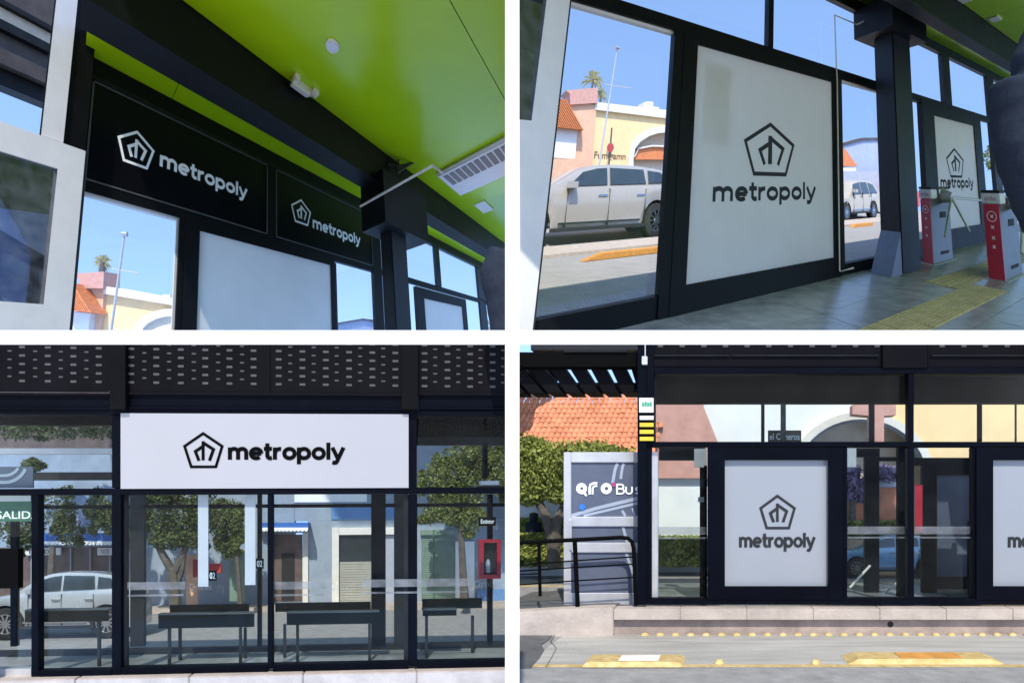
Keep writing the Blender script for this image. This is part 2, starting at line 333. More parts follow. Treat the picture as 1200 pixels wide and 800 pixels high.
def pentagon(mb, cu, cw, R, n0, su=1.0, th=.004):
    def T(x, y): return (cu + x * R * su, cw + y * R)
    mb.stroke([T(0, .97), T(1.03, .28), T(.69, -.83), (T(-.64, -.83)), T(-1.0, .28), T(0, .97)], .145 * R, n0 - th, n0)
    mb.stroke([T(0, .55), T(0, -.48)], .165 * R * su, n0 - th * 1.1, n0)
    mb.stroke([T(0, .47), T(.56, .11), T(.34, -.5)], .165 * R, n0 - th * 1.2, n0)
    mb.stroke([T(-.02, .27), T(-.42, .0), T(-.22, -.5)], .165 * R, n0 - th * 1.3, n0)
    return mb
def text_mb(txt, height, u0, w0, n0, th=.003, bold=0.0, width=None, align='LEFT'):
    cu = bpy.data.curves.new('t', 'FONT'); cu.body = txt; cu.size = 1.0; cu.offset = bold; cu.extrude = 0.0; cu.resolution_u = 3
    ob = bpy.data.objects.new('t', cu); COL.objects.link(ob)
    me = bpy.data.meshes.new_from_object(ob)
    xs = [v.co.x for v in me.vertices]; x0, x1 = min(xs), max(xs); k = height / 0.7
    ku = width / (x1 - x0) if width else k
    mb = MB(); base = [((v.co.x - x0) * ku + u0, v.co.y * k + w0, n0 - th) for v in me.vertices]
    mb.add(base, [tuple(p.vertices) for p in me.polygons])
    bpy.data.objects.remove(ob); bpy.data.curves.remove(cu); bpy.data.meshes.remove(me)
    return mb
# ------------------------------------------------------------------ generic builders
def leaves(mb, blobs, count, size, rnd, flat=0.3):
    for i in range(count):
        c, r = rnd.choice(blobs)
        while True:
            p = Vector((rnd.uniform(-1, 1), rnd.uniform(-1, 1), rnd.uniform(-1, 1)))
            if 0.25 < p.length < 1: break
        p = p * (0.75 + 0.25 * rnd.random())
        o = Vector((c[0] + p.x * r[0], c[1] + p.y * r[1], c[2] + p.z * r[2]))
        a = Vector((rnd.gauss(0, 1), rnd.gauss(0, 1), rnd.gauss(0, 1))).normalized(); b = a.orthogonal().normalized()
        b = (Matrix.Rotation(rnd.uniform(0, 6.28), 3, a) @ b); c2 = a.cross(b); s = size * rnd.uniform(.6, 1.35)
        mb.add([o - b * s, o - c2 * s * .45, o + b * s, o + c2 * s * .45], [(0, 1, 2, 3)])
    return mb
def tree(F, name, label, base, trunk_pts, blobs, count, size, leaf, group=None, seed=1, tr=0.05, cat='tree', loose=True):
    rnd = random.Random(seed); t = thing(name, label, cat, F, base, group)
    tm = MB()
    for path, r0, r1 in trunk_pts: tm.tube(path, [r0 + (r1 - r0) * i / (len(path) - 1) for i in range(len(path))], 7)
    if trunk_pts: tm.build('trunk', 'bark', t, F, smooth=True)
    leaves(MB(), [], 0, 0, rnd)
    sat = []
    for c, r in blobs:
        for k in range(5):
            d = Vector((rnd.gauss(0, 1), rnd.gauss(0, 1), rnd.gauss(0, 1))).normalized() * rnd.uniform(.8, 1.15); f = rnd.uniform(.22, .45)
            sat.append(((c[0] + d.x * r[0], c[1] + d.y * r[1], c[2] + d.z * r[2]), (r[0] * f, r[1] * f, r[2] * f)))
    if loose: blobs = blobs * 3 + sat
    cm = leaves(MB(), blobs, count, size, rnd); cm.build('crown', leaf, t, F)
    return t
def interp(tab, x):
    for (a, va), (b, vb) in zip(tab, tab[1:]):
        if x <= b: return va + (vb - va) * (x - a) / (b - a) if b > a else vb
    return tab[-1][1]
def car(F, label, u0, w0, n0, L, Hh, Wd, paint, flip=False, kind='suv', group=None, wheel=0.36):
    t = thing('parked_car', label, 'car', F, (u0 + L / 2, w0, n0 + Wd / 2), group)
    X = (lambda x: u0 + (L - x if flip else x))
    R = wheel * Hh / 1.65; wf, wr = 0.19 * L, (0.80 if kind == 'suv' else 0.79) * L
    belt = [(0, .40), (.012, .52), (.05, .575), (.12, .63), (.22, .67), (.30, .70), (.6, .72), (.9, .75), (.97, .72), (1, .60)]
    roof = [(.235, .675), (.30, .78), (.38, .92), (.45, .98), (.55, 1.0), (.70, .99), (.82, .955), (.90, .89), (.975, .72)]
    if kind == 'wagon':
        belt = [(0, .42), (.012, .52), (.05, .57), (.25, .62), (.6, .63), (.9, .64), (1, .60)]
        roof = [(.25, .62), (.30, .70), (.37, .93), (.45, 1.0), (.70, 1.0), (.82, .98), (.90, .86), (.97, .63)]
    xs = sorted(set([i / 40 for i in range(41)] + [.012, .235, .975, .3, .38]))
    for c in (wf / L, wr / L): xs += [c + d * R * 1.16 / L for d in (-1, -.97, -.85, -.6, -.3, 0, .3, .6, .85, .97, 1)]
    xs = sorted(set(round(x, 4) for x in xs if 0 <= x <= 1))
    mb = MB(); secs = []
    for x in xs:
        zb = .17 * Hh
        for c in (wf, wr):
            d = abs(x * L - c)
            if d < R * 1.16: zb = max(zb, R + math.sqrt(max(0, (R * 1.16) ** 2 - d * d)))
        zt = interp(belt, x) * Hh; end = .10 * Wd * (max(0, 1 - x / .07) ** 2 + max(0, (x - .94) / .06) ** 2)
        zb = min(zb, zt - .04)
        prof = [(zb, .03), (zb + (zt - zb) * .25, .012), (zb + (zt - zb) * .6, 0.0), (zb + (zt - zb) * .85, .012), (zt, .05), (zt + .012, .16)]
        prof = [(z, y * Wd + end) for z, y in prof]
        sec = [(X(x * L), w0 + z, n0 + y) for z, y in prof] + [(X(x * L), w0 + z, n0 + Wd - y) for z, y in reversed(prof)]
        secs.append(sec)
    k = len(secs[0])
    for s_ in secs: mb.v += s_
    for i in range(len(secs) - 1):
        for j in range(k - 1): mb.f.append((i * k + j, i * k + j + 1, (i + 1) * k + j + 1, (i + 1) * k + j))
    mb.f += [tuple(range(k)), tuple((len(secs) - 1) * k + j for j in range(k))]
    body = mb.build('body', paint, t, F, smooth=True)
    gh = MB(); gx = [roof[0][0] + (roof[-1][0] - roof[0][0]) * i / 26 for i in range(27)]; gs = []
    for x in gx:
        zt = interp(belt, x) * Hh; zr = max(zt + .005, interp(roof, x) * Hh); f = (zr - zt) / ((1 - .66) * Hh)
        pr = [(zt - .02, .05), (zt + (zr - zt) * .5, .05 + .0625 * f), (zt + (zr - zt) * .88, .05 + .11 * f), (zr, .05 + .17 * f), (zr + .015 * f, .5)]
        gs.append([(X(x * L), w0 + z, n0 + y * Wd) for z, y in pr] + [(X(x * L), w0 + z, n0 + (1 - y) * Wd) for z, y in reversed(pr[:-1])])
    k = len(gs[0])
    for s_ in gs: gh.v += s_
    for i in range(len(gs) - 1):
        for j in range(k - 1): gh.f.append((i * k + j, i * k + j + 1, (i + 1) * k + j + 1, (i + 1) * k + j))
    gh.build('roof', paint, t, F, smooth=True)
    def sidepanel(poly, off, name, m, nn=1, par=t):
        p = MB(); pts = []
        for x, zf in poly:     # zf 0 at belt, 1 at roof
            zt = interp(belt, x) * Hh; zr = max(zt + .005, interp(roof, x) * Hh); f = (zr - zt) / (.34 * Hh)
            y = (.05 + .11 * f * zf / .88) * Wd - off * Wd
            pts.append((X(x * L), w0 + zt + (zr - zt) * zf, n0 + y))
        back = [(a, b, c + .03 * Wd) for a, b, c in pts]; q = len(pts)
        p.add(pts + back, [tuple(range(q)), tuple(range(2 * q - 1, q - 1, -1))] + [(i, (i + 1) % q, q + (i + 1) % q, q + i) for i in range(q)])
        return p.build(name, m, par, F)
    if kind == 'suv': wins = [[(.335, .06), (.40, .80), (.47, .84), (.52, .85), (.52, .06)], [(.535, .06), (.535, .85), (.72, .84), (.73, .06)], [(.745, .08), (.745, .82), (.82, .78), (.875, .12)]]
    else: wins = [[(.335, .06), (.385, .84), (.53, .86), (.53, .06)], [(.55, .06), (.55, .86), (.70, .86), (.71, .06)], [(.73, .08), (.73, .84), (.84, .80), (.90, .10)]]
    for wn in wins: sidepanel(wn, .014, 'window', 'carglass')
    def low(x0, x1, z0, z1, off, name, m):
        return MB().box(min(X(x0 * L), X(x1 * L)), max(X(x0 * L), X(x1 * L)), w0 + z0 * Hh, w0 + z1 * Hh, n0 - off, n0 + .04 * Wd).build(name, m, t, F)
    for x in (.33, .53, .725): low(x, x + .0022, .22, .68, .004, 'door_seam', 'dark')
    for x in (.475, .675): low(x, x + .045, .585, .61, .02, 'door_handle', 'chrome')
    low(.27, .73, .17, .215, .006, 'sill', 'dark'); low(.30, .70, .255, .28, .012, 'side_moulding', 'chrome')
    low(.005, .05, .45, .53, -.012 * Wd, 'headlight', 'lens'); low(.965, .995, .5, .62, -.01 * Wd, 'tail_light', 'redcar')
    MB().box(min(X(.325 * L), X(.365 * L)), max(X(.325 * L), X(.365 * L)), w0 + .69 * Hh, w0 + .77 * Hh, n0 - .10 * Wd, n0 + .03 * Wd).build('wing_mirror', paint, t, F, bevel=.01)
    for c in (wf, wr):
        for near in (0, 1):
            a = n0 + .015 * Wd if not near else n0 + Wd - .13 * Wd
            wm = MB(); cu, cw = X(c), w0 + R
            prof = [(.0, .62), (.012, .93), (.05, 1.0), (.105, 1.0), (.12, .9), (.12, 0)]
            wt = MB(); seg = 28; ring = [[(cu + R * r * math.cos(2 * math.pi * i / seg), cw + R * r * math.sin(2 * math.pi * i / seg), a + y * Wd) for i in range(seg)] for y, r in prof[:-1]]
            for r_ in ring: wt.v += r_
            for i in range(len(ring) - 1):
                for j in range(seg): wt.f.append((i * seg + j, i * seg + (j + 1) % seg, (i + 1) * seg + (j + 1) % seg, (i + 1) * seg + j))
            ty = wt.build('tyre', 'tyre', t, F, smooth=True)
            MB().disc((cu, cw), R * 1.14, n0 + .16 * Wd if not near else n0 + .8 * Wd, n0 + .2 * Wd if not near else n0 + .84 * Wd, 20).build('wheel_well', 'dark', t, F)
            if not near:
                rm = MB(); rm.disc((cu, cw), R * .60, a + .03 * Wd, a + .05 * Wd, 24)
                rr = MB(); 
                for sp in range(10):
                    an = 2 * math.pi * sp / 10; rr.stroke([(cu + .1 * R * math.cos(an), cw + .1 * R * math.sin(an)), (cu + .6 * R * math.cos(an), cw + .6 * R * math.sin(an))], .11 * R, a + .005 * Wd + .0004 * sp, a + .03 * Wd)
                rr.stroke(arc(cu, cw, .61 * R, 0, 360, 28), .09 * R, a + .003 * Wd, a + .03 * Wd); rr.disc((cu, cw), .14 * R, a + .002 * Wd, a + .03 * Wd, 12)
                rm.build('rim', 'dark', ty, F); rr.build('spokes', 'chrome', ty, F)
    return t
def person(q, label, torso, head=None, vox=0.03):
    # rings of (centre, rx, ry) joined into one skin
    t = thing('person', label, 'person', None, torso['base'])
    def loft(rings, seg=20):
        mb = MB()
        for c, rx, ry in rings: mb.v += [(c[0] + rx * math.cos(2 * math.pi * i / seg), c[1] + ry * math.sin(2 * math.pi * i / seg), c[2]) for i in range(seg)]
        for i in range(len(rings) - 1):
            for j in range(seg): mb.f.append((i * seg + j, i * seg + (j + 1) % seg, (i + 1) * seg + (j + 1) % seg, (i + 1) * seg + j))
        mb.f += [tuple(range(seg)), tuple((len(rings) - 1) * seg + j for j in range(seg))]
        return mb
    mb = loft(torso['rings'])
    for path, rad in torso['limbs']: mb.tube(path, rad, 12)
    o = mb.build('body', torso['mat'], t, None)
    md = o.modifiers.new('r', 'REMESH'); md.mode = 'VOXEL'; md.voxel_size = vox; md.use_smooth_shade = True
    sm = o.modifiers.new('s', 'SMOOTH'); sm.factor = 0.6; sm.iterations = 8
    dg = bpy.context.evaluated_depsgraph_get(); me = bpy.data.meshes.new_from_object(o.evaluated_get(dg)); o.modifiers.clear(); o.data = me
    # fold relief
    for v in me.vertices:
        p = v.co; v.co = p + v.normal * (0.006 * math.sin(p.z * 14 + p.x * 9) + 0.003 * math.sin(p.z * 37 - p.x * 12))
    sx_, sz_ = QS[q]; bm = bmesh.new(); bm.from_mesh(me)
    bmesh.ops.bisect_plane(bm, geom=bm.verts[:] + bm.edges[:] + bm.faces[:], plane_co=-t.location, plane_no=(-sx_, 0, 0), clear_outer=True)
    bmesh.ops.bisect_plane(bm, geom=bm.verts[:] + bm.edges[:] + bm.faces[:], plane_co=Vector((0, 0, H)) - t.location, plane_no=(0, 0, -sz_), clear_outer=True)
    bm.to_mesh(me); bm.free()
    for p in me.polygons: p.use_smooth = True
    return t, loft
# ------------------------------------------------------------------ ground, and white bars added as the collage gutters between the four views
struct('ground', MB().add([(-300, -300, -0.35), (300, -300, -0.35), (300, 4.2, -0.35), (-300, 4.2, -0.35)], [(0, 1, 2, 3)]), 'ground')  # unseen sheet behind the camera, added to bounce warm light onto the ceilings
YD = 1.85
def dpx(x, y): return (x - 600) / FPX * YD, H - (y - 400) / FPX * YD
def divider(x0, y0, x1, y1, name, label):
    a, b = dpx(x0, y1), dpx(x1, y0)
    o = MB().add([(x, y, z) for y in (YD, YD + .06) for z in (a[1], b[1]) for x in (a[0], b[0])], [(0, 1, 3, 2), (4, 6, 7, 5), (0, 4, 5, 1), (2, 3, 7, 6), (0, 2, 6, 4), (1, 5, 7, 3)]).build(name, 'divider')
    tag(o, label, 'divider', kind='structure')
divider(592, -40, 608.5, 386.5, 'gutter_bar', 'upper part of the white upright divider between the two upper views')
divider(592, 404, 608.5, 860, 'gutter_bar', 'lower part of the white upright divider between the two lower views')
divider(-60, 387, 1260, 403.5, 'gutter_bar', 'long white horizontal divider between the upper and lower views')

def PP(F, n, pts): return [F.on_n(x, y, n) for x, y in pts]
def logo(F, par, cen, half, n0, mk, wd=None, txt='metropoly', sw=.30):
    # cen: pixel centre of the mark, half: half width and half height in pixels, wd: (x0, baseline y, x1, x-height) in pixels
    uc, wc_ = F.on_n(cen[0], cen[1], n0); ul = F.on_n(cen[0] - half[0], cen[1], n0)[0]; ur = F.on_n(cen[0] + half[0], cen[1], n0)[0]
    wt = F.on_n(cen[0], cen[1] - half[1], n0)[1]; wb_ = F.on_n(cen[0], cen[1] + half[1], n0)[1]
    R = (wt - wb_) / 1.92; su = (ur - ul) / 2.1 / R
    pentagon(MB(), uc, wc_ , R, n0, su, .002).build('logo_mark', mk, par, F)
    x0, yb, x1, xh = wd
    u0, w0 = F.on_n(x0, yb, n0); u1 = F.on_n(x1, yb, n0)[0]; h_ = F.on_n(x0, yb - xh, n0)[1] - w0
    # vertical and horizontal strokes keep their own widths on the raked wall
    word(MB(), txt, u0, w0, h_, u1 - u0, n0, sw, .002, .0004).build('lettering', mk, par, F)
def frame_mb(u0, u1, w0, w1, iu0, iu1, iw0, iw1, n0, n1):
    return MB().box(u0, iu0, w0, w1, n0, n1).box(iu1, u1, w0, w1, n0, n1).box(iu0, iu1, w0, iw0, n0 + .002, n1).box(iu0, iu1, iw1, w1, n0 + .002, n1)

# ================================================================== upper left view: under the green ceiling
F = TL
n0 = F.on_n
sT, sB, wT, pT = n0(109, 93)[1], n0(100, 212)[1], n0(99, 229)[1], n0(235, 272)[1]
wc = n0(300, 170)[1]
nb = F.on_w(300, 66, wc)[1]; wb = n0(300, 122, nb)[1]; na = F.on_w(300, 147, wb)[1]
uS0, uS1 = n0(104, 150)[0], n0(312, 230)[0]; uT0, uT1 = n0(322, 235)[0], n0(434, 280)[0]
uM = n0(443, 290)[0]; uP0, uP1 = n0(215, 300)[0], n0(391, 345)[0]; uW1 = n0(207, 320)[0]
uEnd = n0(596, 330)[0]; wLow = n0(60, 420)[1] - 1.0
print('TL', dict(sT=sT, sB=sB, wT=wT, pT=pT, wc=wc, nb=nb, wb=wb, na=na, uS0=uS0, uS1=uS1, uM=uM, uEnd=uEnd))
n_seam = F.on_w(555, 51, wc)[1]
cl = tag(MB().box(uS0 - .2, uEnd + 6, wc + .02, wc + .3, -26, .4).build('ceiling', 'dark', None, F), kind='structure')
def cpanel(u0, u1, na_, nb_): MB().box(u0, u1, wc, wc + .018, na_, nb_).build('ceiling_panel', 'green', cl, F)
useam = F.on_w(205, 108, wc)[0]
for a, b in ((uS0 - .2, useam - .008), (useam + .008, useam + 9.99), (useam + 10.01, uEnd + 6)):
    cpanel(a, b, na + .02, .1)
for a, b in ((uS0 - .2, uEnd + 6),):
    cpanel(a, b, n_seam + .012, nb - .02); cpanel(a, b, -26, n_seam - .012)
bmT = thing('roof_beam', 'deep black steel beam running under the green ceiling in the upper left view', 'beam', F, (uS0, wb, nb))
MB().box(uS0 - .3, uEnd + 4, wb, wc, nb, na).build('web', 'steel', bmT, F)
MB().box(uS0 - .3, uEnd + 4, wb - .05, wb - .002, nb - .05, na + .01).build('flange', 'steel', bmT, F)
# facade
fc = thing('station_facade', 'black framed glazed facade below the green ceiling in the upper left view', 'facade', F, (uS0, wLow, 0))
def bar(u0, u1, w0, w1, a=-.09, b=.09, name='mullion', m='steel', par=None): return MB().box(u0, u1, w0, w1, a, b).build(name, m, par or fc, F)
bar(uS0 - .1, uEnd, sT + .02, wc - .01, -.12, .12, 'head_rail', 'steel')
bar(uS0 - .1, uEnd, sT - .06, sT + .018, -.16, .1, 'head_rail', 'greysteel')
bar(uS0 - .1, uEnd, wT + .06, sB - .02, -.12, .1, 'transom'); bar(uS0 - .1, uW1, wT + .0, wT + .058, -.05, .12, 'transom_lip', 'white')
bar(uS1 + .01, uT0 - .01, wT + .05, sT - .06, -.13, .1)
bar(uT1 + .02, uM + .1, wLow, sT, -.13, .1); bar(uW1, uP0 - .02, wLow, wT + .06, -.12, .1); bar(uW1 - .07, uW1 - .005, wLow, wT, -.03, .1, 'glazing_bead', 'white')
bar(uP1 + .03, uP1 + .14, wLow, wT, -.1, .1, 'mullion', 'greysteel')
for a in (451, 473, 509, 559): pass
ub = [n0(450, 300)[0], n0(482, 300)[0], n0(508.5, 300)[0], n0(513.5, 300)[0], n0(557, 310)[0], n0(564, 310)[0]]
bar(ub[2], ub[3], sB, sT, -.12, .1, 'mullion', 'greysteel'); bar(ub[4], ub[5], wLow, sT, -.12, .1, 'mullion', 'greysteel')
bar(uM + .35, uM + .5, wLow, sT, -.1, .1, 'mullion', 'greysteel')
def pane(u0, u1, w0, w1, m='glass', par=None, n=.02): MB().box(u0, u1, w0, w1, n, n + .012).build('pane', m, par or fc, F)
pane(uS0, uW1 - .075, wLow, wT - .005); pane(uP1 + .15, uT1 + .01, wLow, wT); pane(uM + .11, ub[2] - .01, sB, sT - .07); pane(ub[3] + .01, ub[4] - .01, sB, sT - .07); pane(ub[5] + .01, uEnd, wLow, sT - .07)
bar(uS0 - .75, uS0 - .002, wLow, sT - .02, -.1, .1, 'mullion')
# signs
for k, (a, b, cen, half, wd, lab) in enumerate((
    (uS0, uS1, (159.5, 175), (21.5, 20.5), (187, 194.5, 290, 13.5), 'wide black sign board with white pentagon logo, nearer of the two under the green ceiling'),
    (uT0, uT1, (353, 249), (11.2, 14.2), (366.5, 267, 421.5, 9.8), 'narrower black sign board with white pentagon logo, beside the column under the green ceiling'))):
    t = thing('sign_board', lab, 'sign', F, (a, sB, -.1), 'black sign boards in the upper left view')
    MB().box(a, b, sB - .02, sT - .06, -.11, .08).build('panel', 'signblack', t, F)
    for q_ in ((a, a + .035, sB, sT - .1), (b - .035, b, sB, sT - .1), (a + .036, b - .036, sT - .1, sT - .07), (a + .036, b - .036, sB - .01, sB + .02)): MB().box(*q_, -.135, -.1105).build('pale_edge', 'trim', t, F)  # paler strips painted in for the thin highlights along the sign edges
    logo(F, t, cen, half, -.112, 'print_white', wd)
# poster board
def poster_board(F, lab, u0, u1, w0, w1, pu0, pu1, pw0, pw1, pm, nf=-.14, nbk=.1, fm='steel'):
    t = thing('poster_board', lab, 'poster', F, (u0, w0, 0))
    frame_mb(u0, u1, w0, w1, pu0, pu1, pw0, pw1, nf, nbk).build('frame', fm, t, F)
    MB().box(pu0 - .01, pu1 + .01, pw0 - .01, pw1 + .01, nf + .05, nf + .08).build('panel', pm, t, F)
    return t, nf + .048
poster_board(F, 'large pale poster panel in a black frame under the sign boards, cut off below', uP0, uP1, wLow, wT + .055, n0(231, 330)[0], n0(386.5, 350)[0], wLow + .5, pT, 'poster')
poster_board(F, 'small pale poster panel in a black frame beyond the column in the upper left view', n0(487, 360)[0], n0(545, 360)[0], wLow, n0(487, 336)[1], n0(496, 360)[0], n0(540.5, 365)[0], wLow + .5, n0(496, 350)[1], 'poster')
bar(ub[1] - .6, uEnd, n0(487, 334)[1], sB - .025, -.11, .1, 'transom')
# near post with white face
pt = thing('door_post', 'tall door post, white in front and black behind, at left under the green ceiling', 'post', F, (uS0 - .6, wLow, -.1))
MB().box(n0(57, 80, -.5)[0], n0(83, 80, -.5)[0], n0(70, 166, -.5)[1], wc + 3, -.5, -.44).build('white_face', 'white', pt, F)
MB().box(n0(55, 80, -.42)[0], n0(58.5, 80, -.42)[0], n0(70, 166, -.5)[1], wc + 3, -.438, -.3).build('edge_strip', 'steel', pt, F)
MB().box(n0(82, 80, -.42)[0], n0(109, 80, -.42)[0], n0(70, 175, -.5)[1], wc + 3, -.438, .1).build('steel_core', 'steel', pt, F)
# white door leaf
dl = thing('sliding_door', 'white framed sliding door leaf with dark glass at the left of the upper left view', 'door', F, (uS0 - 2, wLow, -.6))
nd = -.62
dT = n0(50, 159.5, nd)[1]; dr = n0(91, 280, nd)[0]; gr_ = n0(59, 280, nd)[0]; gT = n0(36, 188, nd)[1]; gB = n0(30, 355, nd)[1]; dl0 = n0(-140, 280, nd)[0]
frame_mb(dl0, dr, wLow, dT, dl0 + .4, gr_, gB, gT, nd, nd + .12).build('frame', 'white', dl, F)
MB().box(dr + .004, dr + .05, wLow, dT - .02, nd + .02, nd + .12).build('edge_seal', 'dark', dl, F)
MB().box(dl0 + .39, gr_ + .01, gB - .01, gT + .01, nd + .05, nd + .07).build('pane', 'glassdark', dl, F)
# neighbouring roof seen top left
nr = thing('canopy_roof', 'brown steel canopy roof with cream trim in the top left corner', 'canopy', F, (uS0 - 4, wc, 2))
for (y0, y1, m, d, nm) in ((-30, 14, 'brownsteel', .0, 'deck'), (14, 20, 'greysteel', -.1, 'pipe_run'), (20, 37, 'creamtrim', .05, 'trim'), (37, 48, 'greysteel', -.1, 'pipe_run'), (48, 70, 'brownsteel', .08, 'deck'), (70, 88, 'brownsteel', -.12, 'beam'), (88, 108, 'greysteel', .1, 'soffit')):
    nn = 3.0
    MB().box(n0(-60, y0 - 10, nn)[0], n0(66, y0 + 18, nn)[0], n0(26, y1, nn)[1], n0(26, y0, nn)[1] - .01, nn + d, nn + .5).build(nm, m, nr, F)
# column, capital, conduit
nc0, nc1 = nb + .05, na - .05
cu0, cu1 = n0(447, 310, nc1)[0], n0(478, 310, nc0)[0]
if cu1 - cu0 < .3: cu1 = cu0 + .5
ct = thing('steel_column', 'square black steel column with boxed capital beneath the green ceiling', 'column', F, (cu0, wLow, nc0))
MB().box(cu0, cu1, wLow, wb - .06, nc0, nc1).build('shaft', 'greysteel', ct, F, bevel=.03)
ck0, ck1 = n0(424, 236, na + .25)[0], n0(497, 235, nb - .25)[0]
MB().box(ck0, max(ck1, ck0 + 1), n0(447, 259, nb - .25)[1], wb + .25, nb - .35, na + .3).build('capital', 'steel', ct, F)
def wpx(F, px, py, n): u, w = F.on_n(px, py, n); return (u, w, n)
cd = thing('conduit', 'thin pale conduit bent around the column capital below the green ceiling', 'conduit', F, wpx(F, 465, 225, nb - .4))
_a = F.on_u(422, 242, ck0 - .06); _b = F.on_u(507, 194, ck0 - .06); _c = F.on_u(519, 203, ck0 + .4)
MB().tube([(ck0 - .06, *_a), (ck0 - .06, *_b), (ck0 + .4, *_c)], .04, 6).build('tube', 'pipe', cd, F)
cb = MB()
for k in range(5):
    cb.tube([wpx(F, 455 + 3 * k, 192 - k, nb - .15), wpx(F, 465, 195 + 2 * k, nb - .3), wpx(F, 490, 190 - k, nb - .6), wpx(F, 505 + k, 184 + k, nb - .9), wpx(F, 524, 190 + k, nb - 1.2)], .04, 6)
tag(cb.build('cable_bundle', 'cable', None, F, smooth=True), 'black cables sagging from the beam to the ceiling unit', 'cable')
# air unit
au0, anb = n0(512, 203, nb - 1.0)[0], nb - 1.0
ac = thing('air_unit', 'ceiling air unit with grey casing and white grille edge at right under the green ceiling', 'air unit', F, (au0, wc - 1, anb))
aw0, aw1 = n0(514, 203, anb)[1], n0(514, 180, anb)[1]
MB().box(au0, au0 + 2.4, aw0, aw1, anb - 7, anb).build('casing', 'acgrey', ac, F, bevel=.04)
MB().box(au0 - .03, au0 + 2.45, aw0 - .18, aw0 - .01, anb - 7, anb + .05).build('pale_edge', 'acwhite', ac, F, bevel=.06)
for k in range(20):
    MB().box(au0 + .2, au0 + 1.15, aw0 - .2, aw0 - .185, anb - .25 - .33 * k - .24, anb - .25 - .33 * k).build('grille', 'grille', ac, F)
MB().box(au0 - .5, au0 - .05, aw1 + .05, aw1 + .12, anb - 7, anb + .3).build('hanger_rail', 'steel', ac, F)
# ceiling fittings
dlx = F.on_w(389.5, 53.5, wc)
t = thing('downlight', 'round recessed ceiling downlight with cream rim in the green ceiling', 'light', F, (dlx[0], wc, dlx[1]))
ru = abs(F.on_w(401, 53, wc)[0] - F.on_w(378, 53, wc)[0]) / 2; rn = abs(F.on_w(389, 41, wc)[1] - F.on_w(389, 66, wc)[1]) / 2
def ell(c, a, b, w0_, w1_, k=1.0): return MB().prism_w([(c[0] + a * k * math.cos(2 * math.pi * i / 28), c[1] + b * k * math.sin(2 * math.pi * i / 28)) for i in range(28)], w0_, w1_)
print('downlight', ru, rn)
re_ = min(ru, rn, .42)
ell(dlx, re_, re_, wc - .03, wc - .002).build('rim', 'offwhite', t, F); ell(dlx, re_, re_, wc - .045, wc - .031, .78).build('lens', 'lens', t, F)
el = thing('emergency_light', 'cream twin-head emergency light on the ceiling edge by the beam', 'light', F, wpx(F, 358, 98, nb - .1))
ne = nb - .3
MB().prism(PP(F, ne, [(346, 86), (350, 83), (375, 103), (373, 109), (362, 111), (343, 97)]), ne, ne + .2).build('housing', 'offwhite', el, F, bevel=.02)
for (x, y) in ((346.5, 93), (368.5, 110)):
    c = n0(x, y, ne); r = abs(n0(x + 5, y, ne)[0] - n0(x - 5, y, ne)[0]) / 2
    MB().disc(c, r * .62, ne - .14, ne - .003, 14).build('lamp_head', 'offwhite', el, F, smooth=True)
sl_ = F.on_w(567, 242, wc)
t = thing('ceiling_plate', 'small pale plate on the far green ceiling beyond the column, upper left view', 'plate', F, (sl_[0], wc, sl_[1]))
MB().box(sl_[0] - .7, sl_[0] + .7, wc - .04, wc - .002, sl_[1] - .35, sl_[1] + .35).build('plate', 'offwhite', t, F)
# street outside
def street_house(F, nn, pts, lab, hole_arch=None, par_name='street_building'):
    t = thing(par_name, lab, 'building', F, wpx(F, pts['x'], pts['y'], nn)); return t
TLB = Frame('TL', Vector((1, .25, 0)), Vector((0, 0, 1)), Vector((0, 1, 0)), (150, 360), 22.0)
F = TLB; n0 = F.on_n; nb2 = 0.0
hs = street_house(F, nb2, dict(x=140, y=385), 'cream street building with arch and peach tower beyond the upper left window')
MB().prism(PP(F, nb2, [(117, 420), (122.5, 338), (240, 363), (240, 430)]), nb2, nb2 + 4).build('wall', 'cream', hs, F)
MB().prism(PP(F, nb2 - .25, [(121, 344), (122, 335), (240, 357), (240, 364)]), nb2 - .25, nb2 + 1).build('cornice', 'stone', hs, F)
MB().prism(PP(F, nb2 - .1, [(99, 420), (103, 330), (123.5, 338), (115.5, 420)]), nb2 - .15, nb2 + .8).build('tower', 'peach', hs, F)
MB().prism(PP(F, nb2 - .3, [(93.5, 323), (90, 321), (124, 318.5), (123, 338), (96, 338)]), nb2 - .4, nb2 + .5).build('tower_cap', 'pinkbrick', hs, F)
rf = MB().prism(PP(F, nb2 - .8, [(60, 330), (88, 332), (109, 367), (60, 360)]), nb2 - .8, nb2 + 1).build('roof', 'terracotta', hs, F)
for k in range(16):
    x = 60 + k * 2.6; x2 = min(x + 19, 108.5)
    if x > 86: y0_, y1_ = 330 + (x - 86) * 1.68, 366.5
    else: y0_, y1_ = 330 + (x - 60) * .07, 360 + (x2 - 60) * .14
    MB().prism(PP(F, nb2 - .85, [(x, y0_), (x + 1.7, y0_ + .3), (x2 + 1.7, y1_ + .4), (x2, y1_)]), nb2 - .98 - .001 * k, nb2 - .8).build('roof_tile', 'terracotta', rf, F)
MB().prism(PP(F, nb2 - .5, [(55, 362), (104, 367), (100, 420), (50, 420)]), nb2 - .45, nb2 + 1).build('side_wall', 'whitewall', hs, F)
MB().stroke(PP(F, nb2 - .1, [(163, 392), (166, 382), (173, 375), (184, 369.5), (196, 366.5), (212, 366)]), .28, nb2 - .25, nb2 - .003).build('arch_moulding', 'stone', hs, F)
MB().prism(PP(F, nb2 - .02, [(167, 400), (168, 385), (176, 378), (188, 372), (212, 369.5), (212, 400)]), nb2 - .06, nb2 - .004).build('arch_infill', 'creamtrim', hs, F)
